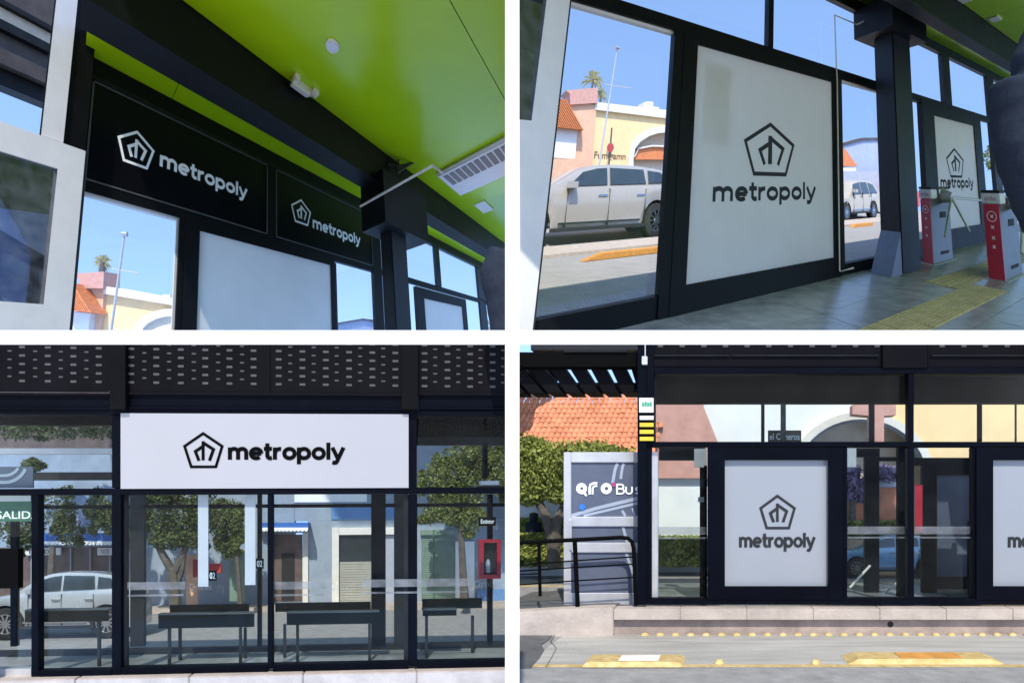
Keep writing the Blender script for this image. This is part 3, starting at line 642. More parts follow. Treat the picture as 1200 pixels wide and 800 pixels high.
MB().prism(PP(F, nb2, [(180, 352), (180, 345), (184, 344), (190, 344), (190, 350), (196, 351), (196, 356)]), nb2 + .5, nb2 + 2).build('roof_block', 'whitewall', hs, F)
def palm(F, nn, crowns, lab, px_r, seed=3):
    rnd = random.Random(seed); t = thing('palm_tree', lab, 'tree', F, wpx(F, crowns[0][0], crowns[0][1] + 40, nn)); fr = MB(); tk = MB()
    for (x, y, r) in crowns:
        c = Vector(wpx(F, x, y, nn)); rr = abs(F.on_n(x, y - r, nn)[1] - c.y); ru_ = abs(F.on_n(x + r, y, nn)[0] - F.on_n(x - r, y, nn)[0]) / 2 / rr
        tk.tube([(c.x - .1, c.y - rr * 3, nn), tuple(c)], [.16, .12], 7)
        for k in range(70):
            a = rnd.uniform(0, 6.28); e = rnd.uniform(-.9, 1.4); L_ = rr * rnd.uniform(.75, 1.15)
            d = Vector((math.cos(a) * math.cos(e), math.sin(e), math.sin(a) * math.cos(e)))
            s = d.cross(Vector((0, 1, 0))).normalized() * rr * .055
            d = Vector((d.x * ru_, d.y, d.z * .25)); s = Vector((-d.y * ru_, d.x / ru_, 0)).normalized() * rr * .07; m_ = c + d * L_ * .6; e_ = c + d * L_ + Vector((0, -L_ * .25, 0))
            fr.add([c, m_ - s, e_, m_ + s], [(0, 1, 2, 3)])
    tk.build('trunk', 'bark', t, F, smooth=True); fr.build('crown', 'palmleaf', t, F)
palm(F, nb2 + 8, [(120.5, 307, 13), (129, 327, 9)], 'fan palm behind the cream building in the upper left window', 12)
def lamp_post(F, nn, foot, head, arm, lab, k=1.0):
    t = thing('street_lamp', lab, 'street lamp', F, wpx(F, foot[0], foot[1], nn))
    a, b = wpx(F, foot[0], foot[1], nn), wpx(F, head[0], head[1], nn)
    MB().tube([a, b], [.11 * k, .07 * k], 8).build('pole', 'alu', t, F, smooth=True)
    MB().box(b[0] - .38 * k, b[0] + .38 * k, b[1] - .05, b[1] + .22 * k, nn - .3 * k, nn + .3 * k).build('lamp_head', 'alu', t, F, bevel=.1)
    MB().tube([wpx(F, arm[0], arm[1], nn), wpx(F, arm[2], arm[3], nn)], .05 * k, 6).build('cross_arm', 'alu', t, F)
lamp_post(F, -5, (127, 410), (146, 275), (131, 315, 163, 320), 'slim leaning street lamp seen through the upper left window', .36)
F = TL; n0 = F.on_n
sh = thing('far_shed', 'low blue grey flat roofed building in the narrow window left of the column', 'building', F, wpx(F, 420, 385, 18))
MB().prism(PP(F, 18, [(394, 379), (425, 374), (450, 377), (470, 378), (470, 410), (394, 410)]), 18, 21).build('wall', 'bluegrey', sh, F)
MB().prism(PP(F, 17.8, [(393, 380.5), (425, 374.8), (450, 377.6), (450, 376), (425, 373), (393, 378.5)]), 17.8, 18.3).build('roof_edge', 'brownsteel', sh, F)
t = tree(F, 'far_tree', 'small green tree low in the far window of the upper left view', wpx(F, 575, 400, 25), [([wpx(F, 575, 430, 25), wpx(F, 575, 390, 25)], .3, .2)], [(wpx(F, 572, 390, 25), (3, 2.2, 2)), (wpx(F, 586, 388, 25), (3, 2.0, 2))], 500, .35, 'leaf2', seed=5)

# person at the right edge (seen from behind, cut by the edge of the view)
def pw(px, py, y): r = ray(px, py) * y; return (r.x, r.y, r.z + H)
def shoulder(q, lab, y, pts, k):
    # pts: outer contour of the shoulder and upper arm in pixels, from the neck side down
    rings = []
    for (xc, yc, hw) in k['torso']:
        c = pw(xc, yc, y); rings.append((c, hw / FPX * y, hw / FPX * y * .55))
    limbs = [([pw(a, b, y) for a, b in k['arm']], [r / FPX * y for r in k['armr']]), ([pw(a, b, y) for a, b in k['neck']], [r / FPX * y for r in k['neckr']])]
    t, loft = person(q, lab, dict(base=pw(k['torso'][0][0], k['torso'][0][1], y), rings=rings, limbs=limbs, mat='shirt'), vox=.025 * y / 4)
    return t
shoulder('TL', 'person in slate blue shirt cut off at right edge of upper left view', 4.6, None, dict(
    torso=[(665, 470, 60), (668, 400, 66), (668, 330, 72), (668, 295, 66), (668, 268, 36)],
    arm=[(600, 296), (591, 325), (596, 375), (604, 430)], armr=[31, 29, 24, 20], neck=[(668, 275), (668, 235)], neckr=[24, 22]))

# ================================================================== upper right view: inside the platform
F = TR
n0 = F.on_n
sill = n0(700, 370.5)[1]; pB, pT, tB, tT = n0(798, 333)[1], n0(817, 55)[1], n0(805, 42)[1], n0(893, 55)[1]
gT = n0(1067, 47)[1]; wc = n0(1067, 36)[1]
nb = F.on_w(1150, 21, wc)[1]; wb = n0(1150, 53, nb)[1]; na = F.on_w(1130, 52, wb)[1]
uD = n0(648, 190)[0]; uW1 = n0(779, 190)[0]; uF0 = n0(791, 190)[0]; uP0 = n0(808, 190)[0]; uP1 = n0(973, 200)[0]; uF1 = n0(981, 200)[0]
uN0 = n0(985.5, 200)[0]; uN1 = n0(1032.5, 200)[0]; uM1 = n0(1041, 205)[0]; uEnd = n0(1215, 230)[0]
print('TR', dict(sill=sill, pB=pB, pT=pT, tB=tB, tT=tT, gT=gT, wc=wc, nb=nb, wb=wb, na=na, uD=uD, uP0=uP0, uP1=uP1, uEnd=uEnd))
fl = struct('floor', MB().box(uD - 3, uEnd + 3, -.12, -.03, -9, .12), 'dark', F)
fn0 = F.on_w(905, 345, 0)[1]
us = [uD - 3, F.on_w(905, 345, 0)[0]]
su_ = 3.1
us = [us[1] + su_ * k for k in range(-3, 10)]
nsl = [0.12, -1.9, -4.2, -6.6, -9]
for i in range(len(us) - 1):
    for j in range(len(nsl) - 1):
        MB().box(us[i] + .008, us[i + 1] - .008, -.03, random.uniform(-.002, .002), nsl[j + 1] + .008, nsl[j] - .008).build('floor_slab', 'floor', fl, F)
# tactile path
tn0, tn1 = F.on_w(1007, 386, 0)[1], F.on_w(1095, 386, 0)[1]
tu1 = F.on_w(1125, 338, 0)[0]; tu2 = F.on_w(1177, 341, 0)[0]; tuE = max(tu1, tu2)
cn0, cn1 = F.on_w(1125, 317, 0)[1], F.on_w(1152, 327, 0)[1]
print('tactile', tn0, tn1, tu1, tu2, cn0, cn1)
tp = thing('tactile_path', 'yellow ribbed tactile strip turning across the grey platform floor', 'tactile strip', F, (tu1, 0, tn1))
def ttile(u0, u1, a, b):
    mb = MB().box(u0 + .006, u1 - .006, .003, .012, a + .006, b - .006); k = 5
    for i in range(k):
        c = a + (b - a) * (i + .5) / k; mb.box(u0 + .03, u1 - .03, .012, .024, c - (b - a) * .035, c + (b - a) * .035)
    mb.build('tactile_tile', 'tactile', tp, F)
wdt = tn0 - tn1
u = tuE
while u > tuE - 9:
    ttile(u - wdt * .9, u, tn1, tn1 + wdt / 2); ttile(u - wdt * .9, u, tn1 + wdt / 2, tn0); u -= wdt * .9
wd2 = abs(cn0 - cn1)
ttile(tuE - wd2 * 1.2, tuE, tn0, max(tn0 + .2, min(cn0, cn1)))
u = tuE - wd2 * 1.2
for k in range(8): ttile(u, u + wd2 * 1.3, min(cn0, cn1), max(cn0, cn1)); u += wd2 * 1.3
# ceiling + beam
cl = tag(MB().box(uD - 2, uEnd + 8, wc + .02, wc + .3, -24, .3).build('ceiling', 'dark', None, F), kind='structure')
for a, b in ((uD - 2, n0(1085, 60)[0]), (n0(1085, 60)[0] + .02, uEnd + 8)):
    MB().box(a, b, wc, wc + .018, na + .02, .1).build('ceiling_panel', 'green', cl, F); MB().box(a, b, wc, wc + .018, -24, nb - .02).build('ceiling_panel', 'green', cl, F)
bt = thing('roof_beam', 'black steel roof beam below the green ceiling in the upper right view', 'beam', F, (uN1, wb, nb))
MB().box(uD - 2, uEnd + 4, wb, wc, nb, na).build('web', 'steel', bt, F); MB().box(uD - 2, uEnd + 4, wb - .06, wb - .003, nb - .04, na + .02).build('flange', 'greysteel', bt, F)
fc = thing('station_facade', 'black framed glazed facade beside the platform floor in the upper right view', 'facade', F, (uF0, 0, 0))
bar(uD - .1, uEnd, tB + .0, tT, -.11, .1, 'transom'); bar(uD - .1, uW1, tB - .06, tB - .003, -.04, .12, 'transom_lip', 'white'); bar(uN0, uN1, tB - .05, tB - .003, -.04, .12, 'transom_lip', 'white')
bar(uD - .1, uEnd, gT, wc - .01, -.12, .1, 'head_rail', 'greysteel')
bar(uD - .1, uF0 - .004, 0.0, sill + .14, -.1, .1, 'bottom_rail'); bar(uN0 - .02, uN1, .0, n0(1000, 306)[1], -.1, .1, 'bottom_rail')
bar(uW1, uF0 - .004, 0, tB - .002, -.13, .1); bar(uN1, uM1, 0, gT, -.12, .1); bar(uF1 + .003, uN0, 0, tB - .002, -.1, .1, 'mullion', 'greysteel')
ux = n0(901, 40)[0]; bar(ux - .11, ux + .11, tT, gT, -.1, .1)
uu = [n0(1103, 90)[0], n0(1111, 90)[0], n0(1156, 110)[0], n0(1163, 110)[0]]
bar(uu[0], uu[1], tT, gT, -.11, .1, 'mullion', 'greysteel'); bar(uu[2], uu[3], 0, gT, -.11, .1, 'mullion', 'greysteel'); bar(uM1 + .7, uM1 + .95, 0, gT, -.1, .1, 'mullion', 'greysteel')
bar(uM1 + .95, uu[2], 0, .5, -.1, .1, 'bottom_rail')
pane(uD - .05, uW1 - .005, sill + .14, tB - .06); pane(uN0 + .01, uN1 - .01, .25, tB - .06); pane(uD, ux - .12, tT, gT); pane(ux + .12, uN1 - .01, tT, gT); pane(uM1 + .01, uu[0] - .01, tT, gT); pane(uu[1] + .01, uu[2] - .01, tT, gT); pane(uu[3] + .01, uEnd, .4, gT)
pb, nf = poster_board(F, 'big pale poster with grey pentagon logo in a black frame on the platform', uF0, uF1, .0, tB - .003, uP0, uP1, pB, pT, 'poster')
logo(F, pb, (902.5, 177), (29, 31), nf, 'print_grey', (834.5, 236.5, 956, 17.5), sw=.33)
MB().box(n0(823, 80)[0], n0(853, 80)[0], n0(823, 170)[1], n0(823, 74)[1], -.02, .06).build('rear_sticker', 'notice', pb, F)
q0, q1 = n0(1081, 200)[0], n0(1151, 210)[0]
pb2, nf2 = poster_board(F, 'far poster with grey pentagon logo behind the turnstiles on the platform', q0, q1, .0, n0(1082, 118)[1], n0(1095, 200)[0], n0(1142.5, 205)[0], n0(1112, 268)[1], n0(1092, 136)[1], 'poster')
logo(F, pb2, (1119.5, 192), (10, 17), nf2, 'print_grey', (1102.5, 220, 1141, 9.5), sw=.33)
# near door leaf, left
dl = thing('sliding_door', 'white framed sliding door leaf with tinted glass at the left of the upper right view', 'door', F, (uD - 2, 0, -.3))
nd = -.45
d1 = n0(646.5, 190, nd)[0]; g1 = n0(622, 150, nd)[0]; dL = n0(520, 190, nd)[0]
frame_mb(dL, d1, -1.0, n0(690, -60, nd)[1], dL + .2, g1, n0(618, 141, nd)[1], n0(640, -40, nd)[1], nd, nd + .14).build('frame', 'white', dl, F)
MB().box(d1 + .004, d1 + .035, -1.0, n0(690, -60, nd)[1], nd + .03, nd + .14).build('edge_seal', 'dark', dl, F)
MB().box(dL + .19, g1 + .01, n0(618, 142, nd)[1], n0(640, -40, nd)[1], nd + .05, nd + .07).build('pane', 'glassdark', dl, F)
# column
cn = F.on_w(1058, 322, 0)
c_n0 = cn[1]; cu0 = n0(1053, 200, c_n0)[0] ; cu1 = n0(1071, 200, c_n0)[0]
ct = thing('steel_column', 'square dark steel column with sloped foot plate beside the turnstile', 'column', F, (cu0, 0, c_n0))
cuL = n0(1040, 200, c_n0 + .55)[0]
print('col', cn, cu0, cu1, cuL)
MB().box(cu0, cu1 + .2, 0, wb - .06, c_n0, c_n0 + .75).build('shaft', 'greysteel', ct, F, bevel=.03)
MB().prism([(cu0 - .75, .004), (cu0 - .004, .004), (cu0 - .004, 1.05)], c_n0 + .02, c_n0 + .73).build('foot_plate', 'kick', ct, F)
MB().box(cu0 - .65, cu1 + .9, n0(1040, 36, c_n0)[1], wb + .7, c_n0 - .35, c_n0 + 1.2).build('capital', 'steel', ct, F)
cd = thing('conduit', 'thin pale conduit running down the narrow window frame to the floor', 'conduit', F, (uF1, 0, -.2))
MB().tube([wpx(F, 1054, -1, c_n0 - .4), wpx(F, 1013, 25, -.4), wpx(F, 1004, 29, -.2), wpx(F, 978, 18, -.2), wpx(F, 981, 100, -.2), wpx(F, 984, 318, -.2), wpx(F, 1000, 314, -.2)], .025, 6).build('tube', 'pipe', cd, F)
for (x, y) in ((1166, 22), (1130, -1)):
    p = F.on_w(x, y, wc)
    t = thing('ceiling_plate', 'small pale plate on the green ceiling of the upper right view, ' + ('below the other' if y > 0 else 'at the top edge'), 'plate', F, (p[0], wc, p[1]))
    MB().box(p[0] - .3, p[0] + .3, wc - .04, wc - .002, p[1] - .16, p[1] + .16).build('plate', 'offwhite', t, F)
# turnstiles
def turnstile(cor, lef, rig, top_y, lab, arms):
    (u0, na_) = F.on_w(cor[0], cor[1], 0); (_, nb_) = F.on_w(lef[0], lef[1], 0); u1 = F.on_w(rig[0], rig[1], 0)[0]
    nb_ = max(nb_, na_ + .35); u1 = max(u1, u0 + .6); hh = F.on_n(cor[0], top_y, na_)[1]
    t = thing('turnstile', lab, 'turnstile', F, (u0, 0, na_), 'platform turnstiles')
    MB().prism([(u0 + .03, .003), (u1, .003), (u1, hh * .9), (u0 + .35, hh * .9), (u0 + .03, hh * .80)], na_, nb_).build('cabinet', 'tinside', t, F, bevel=.015)
    MB().box(u0 - .012, u0 + .028, .003, hh * .84, na_ - .006, nb_ + .006).build('red_face', 'red', t, F)
    MB().box(u0 - .014, u1 * .3 + u0 * .7, hh * .845, hh * .965, na_ - .05, nb_ + .05).build('head_band', 'notice', t, F, bevel=.02)
    MB().box(u0 - .02, u1 + .02, hh * .968, hh, na_ - .06, nb_ + .06).build('lid', 'dark', t, F, bevel=.02)
    # printed crosses and lettering on the end face (n runs across it)
    def on_face(mb, name, m):
        mb.v = [(u0 - .014 - p[2], p[1], p[0]) for p in mb.v]; return mb.build(name, m, t, F)
    cxn = (na_ + nb_) / 2; w_ = (nb_ - na_)
    for k, yy in enumerate((.70, .58, .46, .36)):
        s_ = w_ * .095; c = hh * yy; mb = MB().stroke([(cxn - s_, c - s_), (cxn + s_, c + s_)], s_ * .5, 0, .006).stroke([(cxn - s_, c + s_), (cxn + s_, c - s_)], s_ * .5, .001, .008)
        if k == 0: mb.stroke(arc(cxn, c, w_ * .3, 0, 360, 24), s_ * .4, 0, .006)
        on_face(mb, 'cross_print', 'print_white')
    tx = text_mb('qroBus', hh * .055, 0, hh * .88, 0, .0, width=w_ * .8); tx.v = [(u0 - .018, p[1], nb_ - w_ * .1 - p[0]) for p in tx.v]; tx.build('lettering', 'magenta', t, F)
    MB().box(u0 + (u1 - u0) * .45, u0 + (u1 - u0) * .75, hh * .58, hh * .66, na_ - .012, na_ - .002).build('reader', 'dark', t, F)
    MB().box(u0 + (u1 - u0) * .4, u0 + (u1 - u0) * .8, hh * .1, hh * .14, na_ - .012, na_ - .002).build('latch', 'dark', t, F)
    MB().box(u0 - .1, u1 + .1, .0025, .012, na_ - .1, nb_ + .1).build('base_plate', 'alu', t, F)
    if arms:
        uc = u0 + (u1 - u0) * .6; wc_ = hh * .88
        hub = MB(); hub.tube([(uc, wc_, na_ - .02), (uc, wc_ - .05, na_ - .38)], [.24, .15], 14); hub.build('hub', 'alu', t, F, smooth=True)
        for e in arms: MB().tube([(uc, wc_ - .05, na_ - .36), wpx(F, e[0], e[1], na_ - .4 - e[2])], .04, 8).build('arm', 'alu', t, F, smooth=True)
    return t
turnstile((1094, 310), (1085, 309), (1113, 303), 219, 'turnstile with red end face and chrome arms right beside the column', [(1154, 235, .3), (1107, 277, .1), (1136, 271, .3)])
turnstile((1178, 330), (1163, 325), (1206, 322), 223, 'turnstile with red end face nearest the right edge by the person', [(1215, 262, .2), (1197, 297, .1)])
# outside
wg = -.45
gnd = struct('street_ground', MB().prism_w([(uD - 14, .12), (uEnd + 10, .12), (uEnd + 30, 40), (uD - 14, 40)], wg - .05, wg), 'road_tr', F)
ncar = F.on_w(715, 284, wg)[1]
a, b = n0(668, 240, ncar)[0], n0(771, 240, ncar)[0]; Lc = (b - a) / .455; Hc = n0(710, 192, ncar)[1] - wg
print('car', ncar, Lc, Hc)
car(F, 'silver off-road car parked outside the platform window', a - .345 * Lc, wg, ncar, Lc, Hc, Lc * .38, 'silver', wheel=.40)
nw = F.on_w(1010, 258, wg)[1]; b = n0(1025, 245, nw)[0]; Hw = n0(1005, 211, nw)[1] - wg; Lw = 2.7 * Hw
car(F, 'champagne estate car seen through the narrow window', b - .79 * Lw, wg, nw, Lw, Hw, Lw * .36, 'beigecar', kind='wagon')
ksep = F.on_w(700, 297, wg)[1]; kb0, kb1 = F.on_w(700, 299, wg)[1], F.on_w(700, 288, wg)[1]
struct('lane_kerb', MB().box(uD - 12, uEnd + 6, wg + .003, wg + .12, kb0 + .5, kb1 + .3), 'kerb', F)
s0, s1 = F.on_w(676, 303, wg)[0], F.on_w(790, 296, wg)[0]; sn = F.on_w(720, 303, wg)[1]
t = thing('lane_separator', 'orange lane separator block on the road outside the platform window', 'lane separator', F, (s0, wg, sn))
MB().prism([(s0, wg + .004), (s0 + .9, wg + .22), (s1 + 2, wg + .22), (s1 + 2, wg + .004)], sn, sn + .45).build('block', 'orange', t, F, bevel=.02)
s0 = F.on_w(1000, 267, wg)[0]; sn2 = F.on_w(1010, 266, wg)[1]
t = thing('lane_separator', 'short faded lane separator behind the estate car window', 'lane separator', F, (s0, wg, sn2)); MB().prism([(s0, wg + .004), (s0 + .3, wg + .2), (s0 + 3, wg + .2), (s0 + 3, wg + .004)], sn2, sn2 + .4).build('block', 'orange', t, F)
nb2 = ncar + 9
hs = thing('street_building', 'cream street building with arch and peach tower beyond the silver car', 'building', F, wpx(F, 730, 200, nb2))
aw = [(738, 260), (738.5, 186), (741, 172), (748, 163), (759, 156), (770, 152.5), (800, 150)]
MB().prism(PP(F, nb2, [(688, 262), (698, 120), (850, 141), (850, 148)] + aw[::-1]), nb2, nb2 + 3).build('wall', 'cream', hs, F)
MB().stroke(PP(F, nb2, aw), .5, nb2 - .2, nb2 - .003).build('arch_moulding', 'stone', hs, F)
MB().prism(PP(F, nb2 + .8, [(735, 262), (735, 150), (850, 145), (850, 262)]), nb2 + 1.0, nb2 + 1.2).build('arch_back_wall', 'creamtrim', hs, F)
MB().prism(PP(F, nb2 + .3, [(743, 187), (746, 174), (760, 172), (800, 174), (800, 187)]), nb2 + .3, nb2 + .8).build('red_canopy', 'terracotta', hs, F)
MB().stroke(PP(F, nb2 + .2, [(743, 184), (748, 174), (764, 171), (800, 172)]), .12, nb2 + .1, nb2 + .25).build('canopy_rim', 'stone', hs, F)
MB().prism(PP(F, nb2 - .3, [(697, 128.5), (697.5, 119.5), (850, 137), (850, 147)]), nb2 - .3, nb2 + .5).build('cornice', 'stone', hs, F)
MB().prism(PP(F, nb2 - .2, [(675, 262), (669, 120), (699, 123), (689, 262)]), nb2 - .25, nb2 + 3).build('tower', 'peach', hs, F)
MB().prism(PP(F, nb2 - .4, [(668, 123), (667.5, 110), (663, 106.5), (700, 103), (700, 121)]), nb2 - .5, nb2 + 2).build('tower_cap', 'pinkbrick', hs, F)
rf = MB().prism(PP(F, nb2 - .9, [(630, 114), (663, 117), (684, 152.5), (630, 147)]), nb2 - .9, nb2 + .5).build('roof', 'terracotta', hs, F)
for k in range(20):
    x = 612 + k * 2.6; x2 = min(x + 20, 683.5)
    if x > 662: y0_, y1_ = 117 + (x - 662) * 1.68, 152.5
    else: y0_, y1_ = 114 + (x - 630) * .09, 147 + (x2 - 630) * .1
    MB().prism(PP(F, nb2 - .95, [(x, y0_), (x + 1.7, y0_ + .3), (x2 + 1.7, y1_ + .4), (x2, y1_)]), nb2 - 1.1 - .001 * k, nb2 - .9).build('roof_tile', 'terracotta', rf, F)
MB().prism(PP(F, nb2 - .6, [(630, 148), (677, 152.5), (674, 186), (630, 184)]), nb2 - .55, nb2 + 1).build('side_wall', 'whitewall', hs, F)
MB().prism(PP(F, nb2 - .6, [(620, 186), (690, 186), (690, 262), (620, 262)]), nb2 - .7, nb2 + 1).build('low_wall', 'peach', hs, F)
MB().prism(PP(F, nb2, [(757, 126), (757, 119), (761.5, 118), (768, 118.5), (768, 124), (775, 125), (775, 130)]), nb2 + .5, nb2 + 2).build('roof_block', 'whitewall', hs, F)
u_, w_t = n0(696, 185.5, nb2); text_mb('Fumigamn', n0(700, 178, nb2)[1] - n0(700, 186, nb2)[1], u_, w_t, nb2 - .01, .01, .02, width=n0(733, 186, nb2)[0] - u_).build('lettering', 'graffiti', hs, F)
palm(F, nb2 + 8, [(695, 93, 15), (704.5, 111, 10)], 'fan palm behind the cream building in the platform window', 12, 4)
lamp_post(F, ncar + 5, (701, 200), (723.5, 58), (708, 99, 741, 104), 'slim leaning street lamp above the silver car', .7)
t = thing('road_sign', 'small round red sign on a short post behind the silver car', 'sign', F, wpx(F, 716, 190, ncar + 6))
MB().tube([wpx(F, 713.5, 195, ncar + 6), wpx(F, 717, 150, ncar + 6)], .07, 6).build('post', 'bark', t, F); c = n0(715.5, 173, ncar + 5.8); MB().disc(c, .28, ncar + 5.8, ncar + 5.88, 18).build('plate', 'redcar', t, F)
nb3 = nw + 6
t = thing('far_house', 'blue grey flat roofed house with orange tiled lean-to in the narrow window', 'house', F, wpx(F, 1010, 215, nb3))
MB().prism(PP(F, nb3, [(975, 175), (1012, 164), (1026, 161), (1060, 163), (1060, 215), (975, 215)]), nb3, nb3 + 4).build('wall', 'bluegrey', t, F)
MB().prism(PP(F, nb3 - .2, [(975, 174), (1012, 164.6), (1060, 163), (1060, 161), (1012, 161.5), (975, 171)]), nb3 - .2, nb3 + .5).build('roof_edge', 'brownsteel', t, F)
MB().prism(PP(F, nb3 - 1.0, [(975, 174), (990, 174), (1005, 195), (975, 195)]), nb3 - 1.0, nb3 - .3).build('tiled_roof', 'terracotta', t, F)
MB().prism(PP(F, nb3 - 1.0, [(975, 195.5), (1004, 195.5), (1004, 215), (975, 215)]), nb3 - .9, nb3 - .3).build('lean_to_wall', 'whitewall', t, F)
MB().prism(PP(F, nb3 - 1.6, [(960, 200), (1060, 201), (1060, 260), (960, 262)]), nb3 - 1.6, nb3 - 1.4).build('yard_wall', 'greywall', t, F)
t = tree(F, 'far_tree', 'green tree low in the far right window behind the person', wpx(F, 1180, 240, 10), [([wpx(F, 1180, 240, 10), wpx(F, 1180, 195, 10)], .2, .12)], [(wpx(F, 1160, 185, 10), (1.5, 1.1, 1)), (wpx(F, 1176, 180, 10), (1.5, 1.3, 1)), (wpx(F, 1140, 190, 10), (1.8, 1.2, 1))], 900, .2, 'leaf2', seed=6)
car(F, 'red car glimpsed in the gap beside the column', n0(1043, 225, nw + 2)[0], wg, nw + 2, Lw, Hw, Lw * .36, 'redcar', kind='wagon')
shoulder('TR', 'person in a slate blue shirt beside the turnstiles at the right edge', 4.6, None, dict(
    torso=[(1310, 420, 60), (1310, 330, 66), (1308, 230, 80), (1300, 140, 100), (1292, 70, 100), (1290, 30, 84), (1290, -20, 60)],
    arm=[(1240, 60), (1205, 108), (1204, 160), (1218, 225), (1244, 290)], armr=[46, 41, 35, 31, 24], neck=[(1298, 50), (1298, -10)], neckr=[34, 30]))
# ================================================================== lower left view: the glazed station front
F = BL
n0 = F.on_n
def pb_(x0, y0, x1, y1, n, d, name, m, par, bevel=0.0):
    """box whose front face (plane n) spans the given corner points, d deep"""
    ym, xm = (y0 + y1) / 2, (max(x0, 0) + min(x1, 1200)) / 2
    return MB().box(F.on_n(x0, ym, n)[0], F.on_n(x1, ym, n)[0], F.on_n(xm, y1, n)[1], F.on_n(xm, y0, n)[1], n, n + d).build(name, m, par, F, bevel=bevel)
fc = thing('station_facade', 'dark station front with perforated fascia and tall glass panes, lower left view', 'facade', F, (n0(0, 790)[0], n0(0, 790)[1], 0))
wf = n0(300, 784)[1]; wFt, wFb = n0(300, 400)[1], n0(300, 462.5)[1]
# perforated fascia panels; pale sheet behind the real slots stands in for light
def perforated(x0, x1, cols_big, cols_small):
    u0, u1 = n0(x0, 430, -.06)[0], n0(x1, 430, -.06)[0]; px = n0(301, 430)[0] - n0(300, 430)[0]
    holes = []
    for x in cols_big:
        c = n0(x, 430, -.06)[0]
        for k in range(6): y = 401.0 + 9.7 * k + (x - 300) * .006; w = n0(300, y, -.06)[1]; holes.append((c - 3.4 * px, c + 3.4 * px, w - 1.45 * px, w + 1.45 * px))
    for x in cols_small:
        c = n0(x, 430, -.06)[0]
        for k in range(5): y = 405.6 + 9.7 * k + (x - 300) * .006; w = n0(300, y, -.06)[1]; holes.append((c - 2.4 * px, c + 2.4 * px, w - 1.0 * px, w + 1.0 * px))
    holes = [h for h in holes if h[0] > u0 and h[1] < u1 and h[3] < wFt]
    us = sorted(set([u0, u1] + [h[0] for h in holes] + [h[1] for h in holes])); ws = sorted(set([wFb, wFt] + [h[2] for h in holes] + [h[3] for h in holes]))
    hs = set()
    mb = MB(); idx = {}
    def V(i, j, d):
        if (i, j, d) not in idx: idx[(i, j, d)] = len(mb.v); mb.v.append((us[i], ws[j], -.06 if d == 0 else -.045))
        return idx[(i, j, d)]
    def hole(i, j):
        cu, cw = (us[i] + us[i + 1]) / 2, (ws[j] + ws[j + 1]) / 2
        return any(h[0] < cu < h[1] and h[2] < cw < h[3] for h in holes)
    for i in range(len(us) - 1):
        for j in range(len(ws) - 1):
            if not hole(i, j):
                mb.f.append((V(i, j, 0), V(i + 1, j, 0), V(i + 1, j + 1, 0), V(i, j + 1, 0)))
    p = mb.build('fascia_panel', 'fascia', fc, F)
    MB().box(u0, u1, wFb + .02, wFt, -.0575, -.05).build('slot_light_sheet', 'slot', p, F)
perforated(-30, 128, [-4, 25.6, 55.8, 85.8, 115.5], [11, 41, 71, 101])
perforated(147, 310, [153.7, 183, 211.7, 240.4, 268.8, 297], [169, 198, 227, 255.5, 283.5])
perforated(316, 471, [326.5, 354.3, 381.7, 409, 436.3, 463.3], [340, 367.5, 394.5, 422, 449])
perforated(490, 600, [497.5, 524.3, 551, 577.3], [510, 537, 563, 589.5])
for x in (313,): pb_(x - 3.2, 398, x + 3.2, 461, -.07, .05, 'fascia_joint', 'fascia', fc)
for a, b in ((128, 147), (471, 490)): pb_(a, 398, b, 479.5, -.12, .1, 'fascia_post', 'fascia', fc, .004)
for a, b in ((-30, 127.5), (147.5, 470.5), (490.5, 600)):
    pb_(a, 463.5, b, 477, -.045, .05, 'beam_web', 'navy', fc); pb_(a, 460, b, 463, -.075, .06, 'beam_flange', 'fascia', fc); pb_(a, 477.2, b, 479.3, -.075, .06, 'beam_flange', 'navy', fc)
pb_(-30, 479.6, 600, 486, -.055, .1, 'head_rail', 'navy', fc)
pb_(-30, 571.5, 600, 578.5, -.05, .1, 'transom', 'navy', fc)
def vb(x0, x1, y0, y1, n=-.045, d=.1, name='mullion', m='navy'): return pb_(x0, y0, x1, y1, n, d, name, m, fc, .004)
vb(131, 141.5, 486, 571.4); vb(130.8, 142, 578.6, 792); vb(36.5, 45, 578.6, 794); vb(478.5, 488.5, 486, 571.4); vb(479, 489, 578.6, 780); vb(313.5, 319.5, 578.6, 783)
vb(142.3, 149, 578.6, 786, .0, .05, 'mullion', 'greysteel'); vb(473.5, 478.7, 578.6, 780, .0, .05, 'mullion', 'greysteel')
for a, b, y in ((45.2, 130.6, 784.5), (142.2, 313.3, 780), (319.7, 478.8, 776.5), (489.2, 600, 773.5)): pb_(a, y, b, y + 8, -.05, .1, 'bottom_rail', 'navy', fc)
pb_(-30, 783, 36.3, 795, .0, .1, 'threshold', 'alu', fc)
for (a, y0, b, y1) in ((-30, 486, 131, 571.4), (488.5, 486, 600, 571.4), (-30, 578.6, 36.4, 790), (45, 578.6, 131, 784.4), (149, 578.6, 313.4, 780), (319.6, 578.6, 473.4, 776), (489, 578.6, 600, 773)):
    pb_(a, y0 - 3, b, y1 + 3, .01, .008, 'pane', 'glassout', fc)
t = thing('sign_board', 'white sign board with black pentagon logo across the station front', 'sign', F, wpx(F, 310, 572, -.03))
pb_(141.3, 484.6, 478.8, 571.8, -.065, .07, 'panel', 'signwhite', t)
logo(F, t, (238, 528.7), (22.8, 20.8), -.067, 'print_black', (267.5, 538.3, 403.5, 14.3), sw=.33)
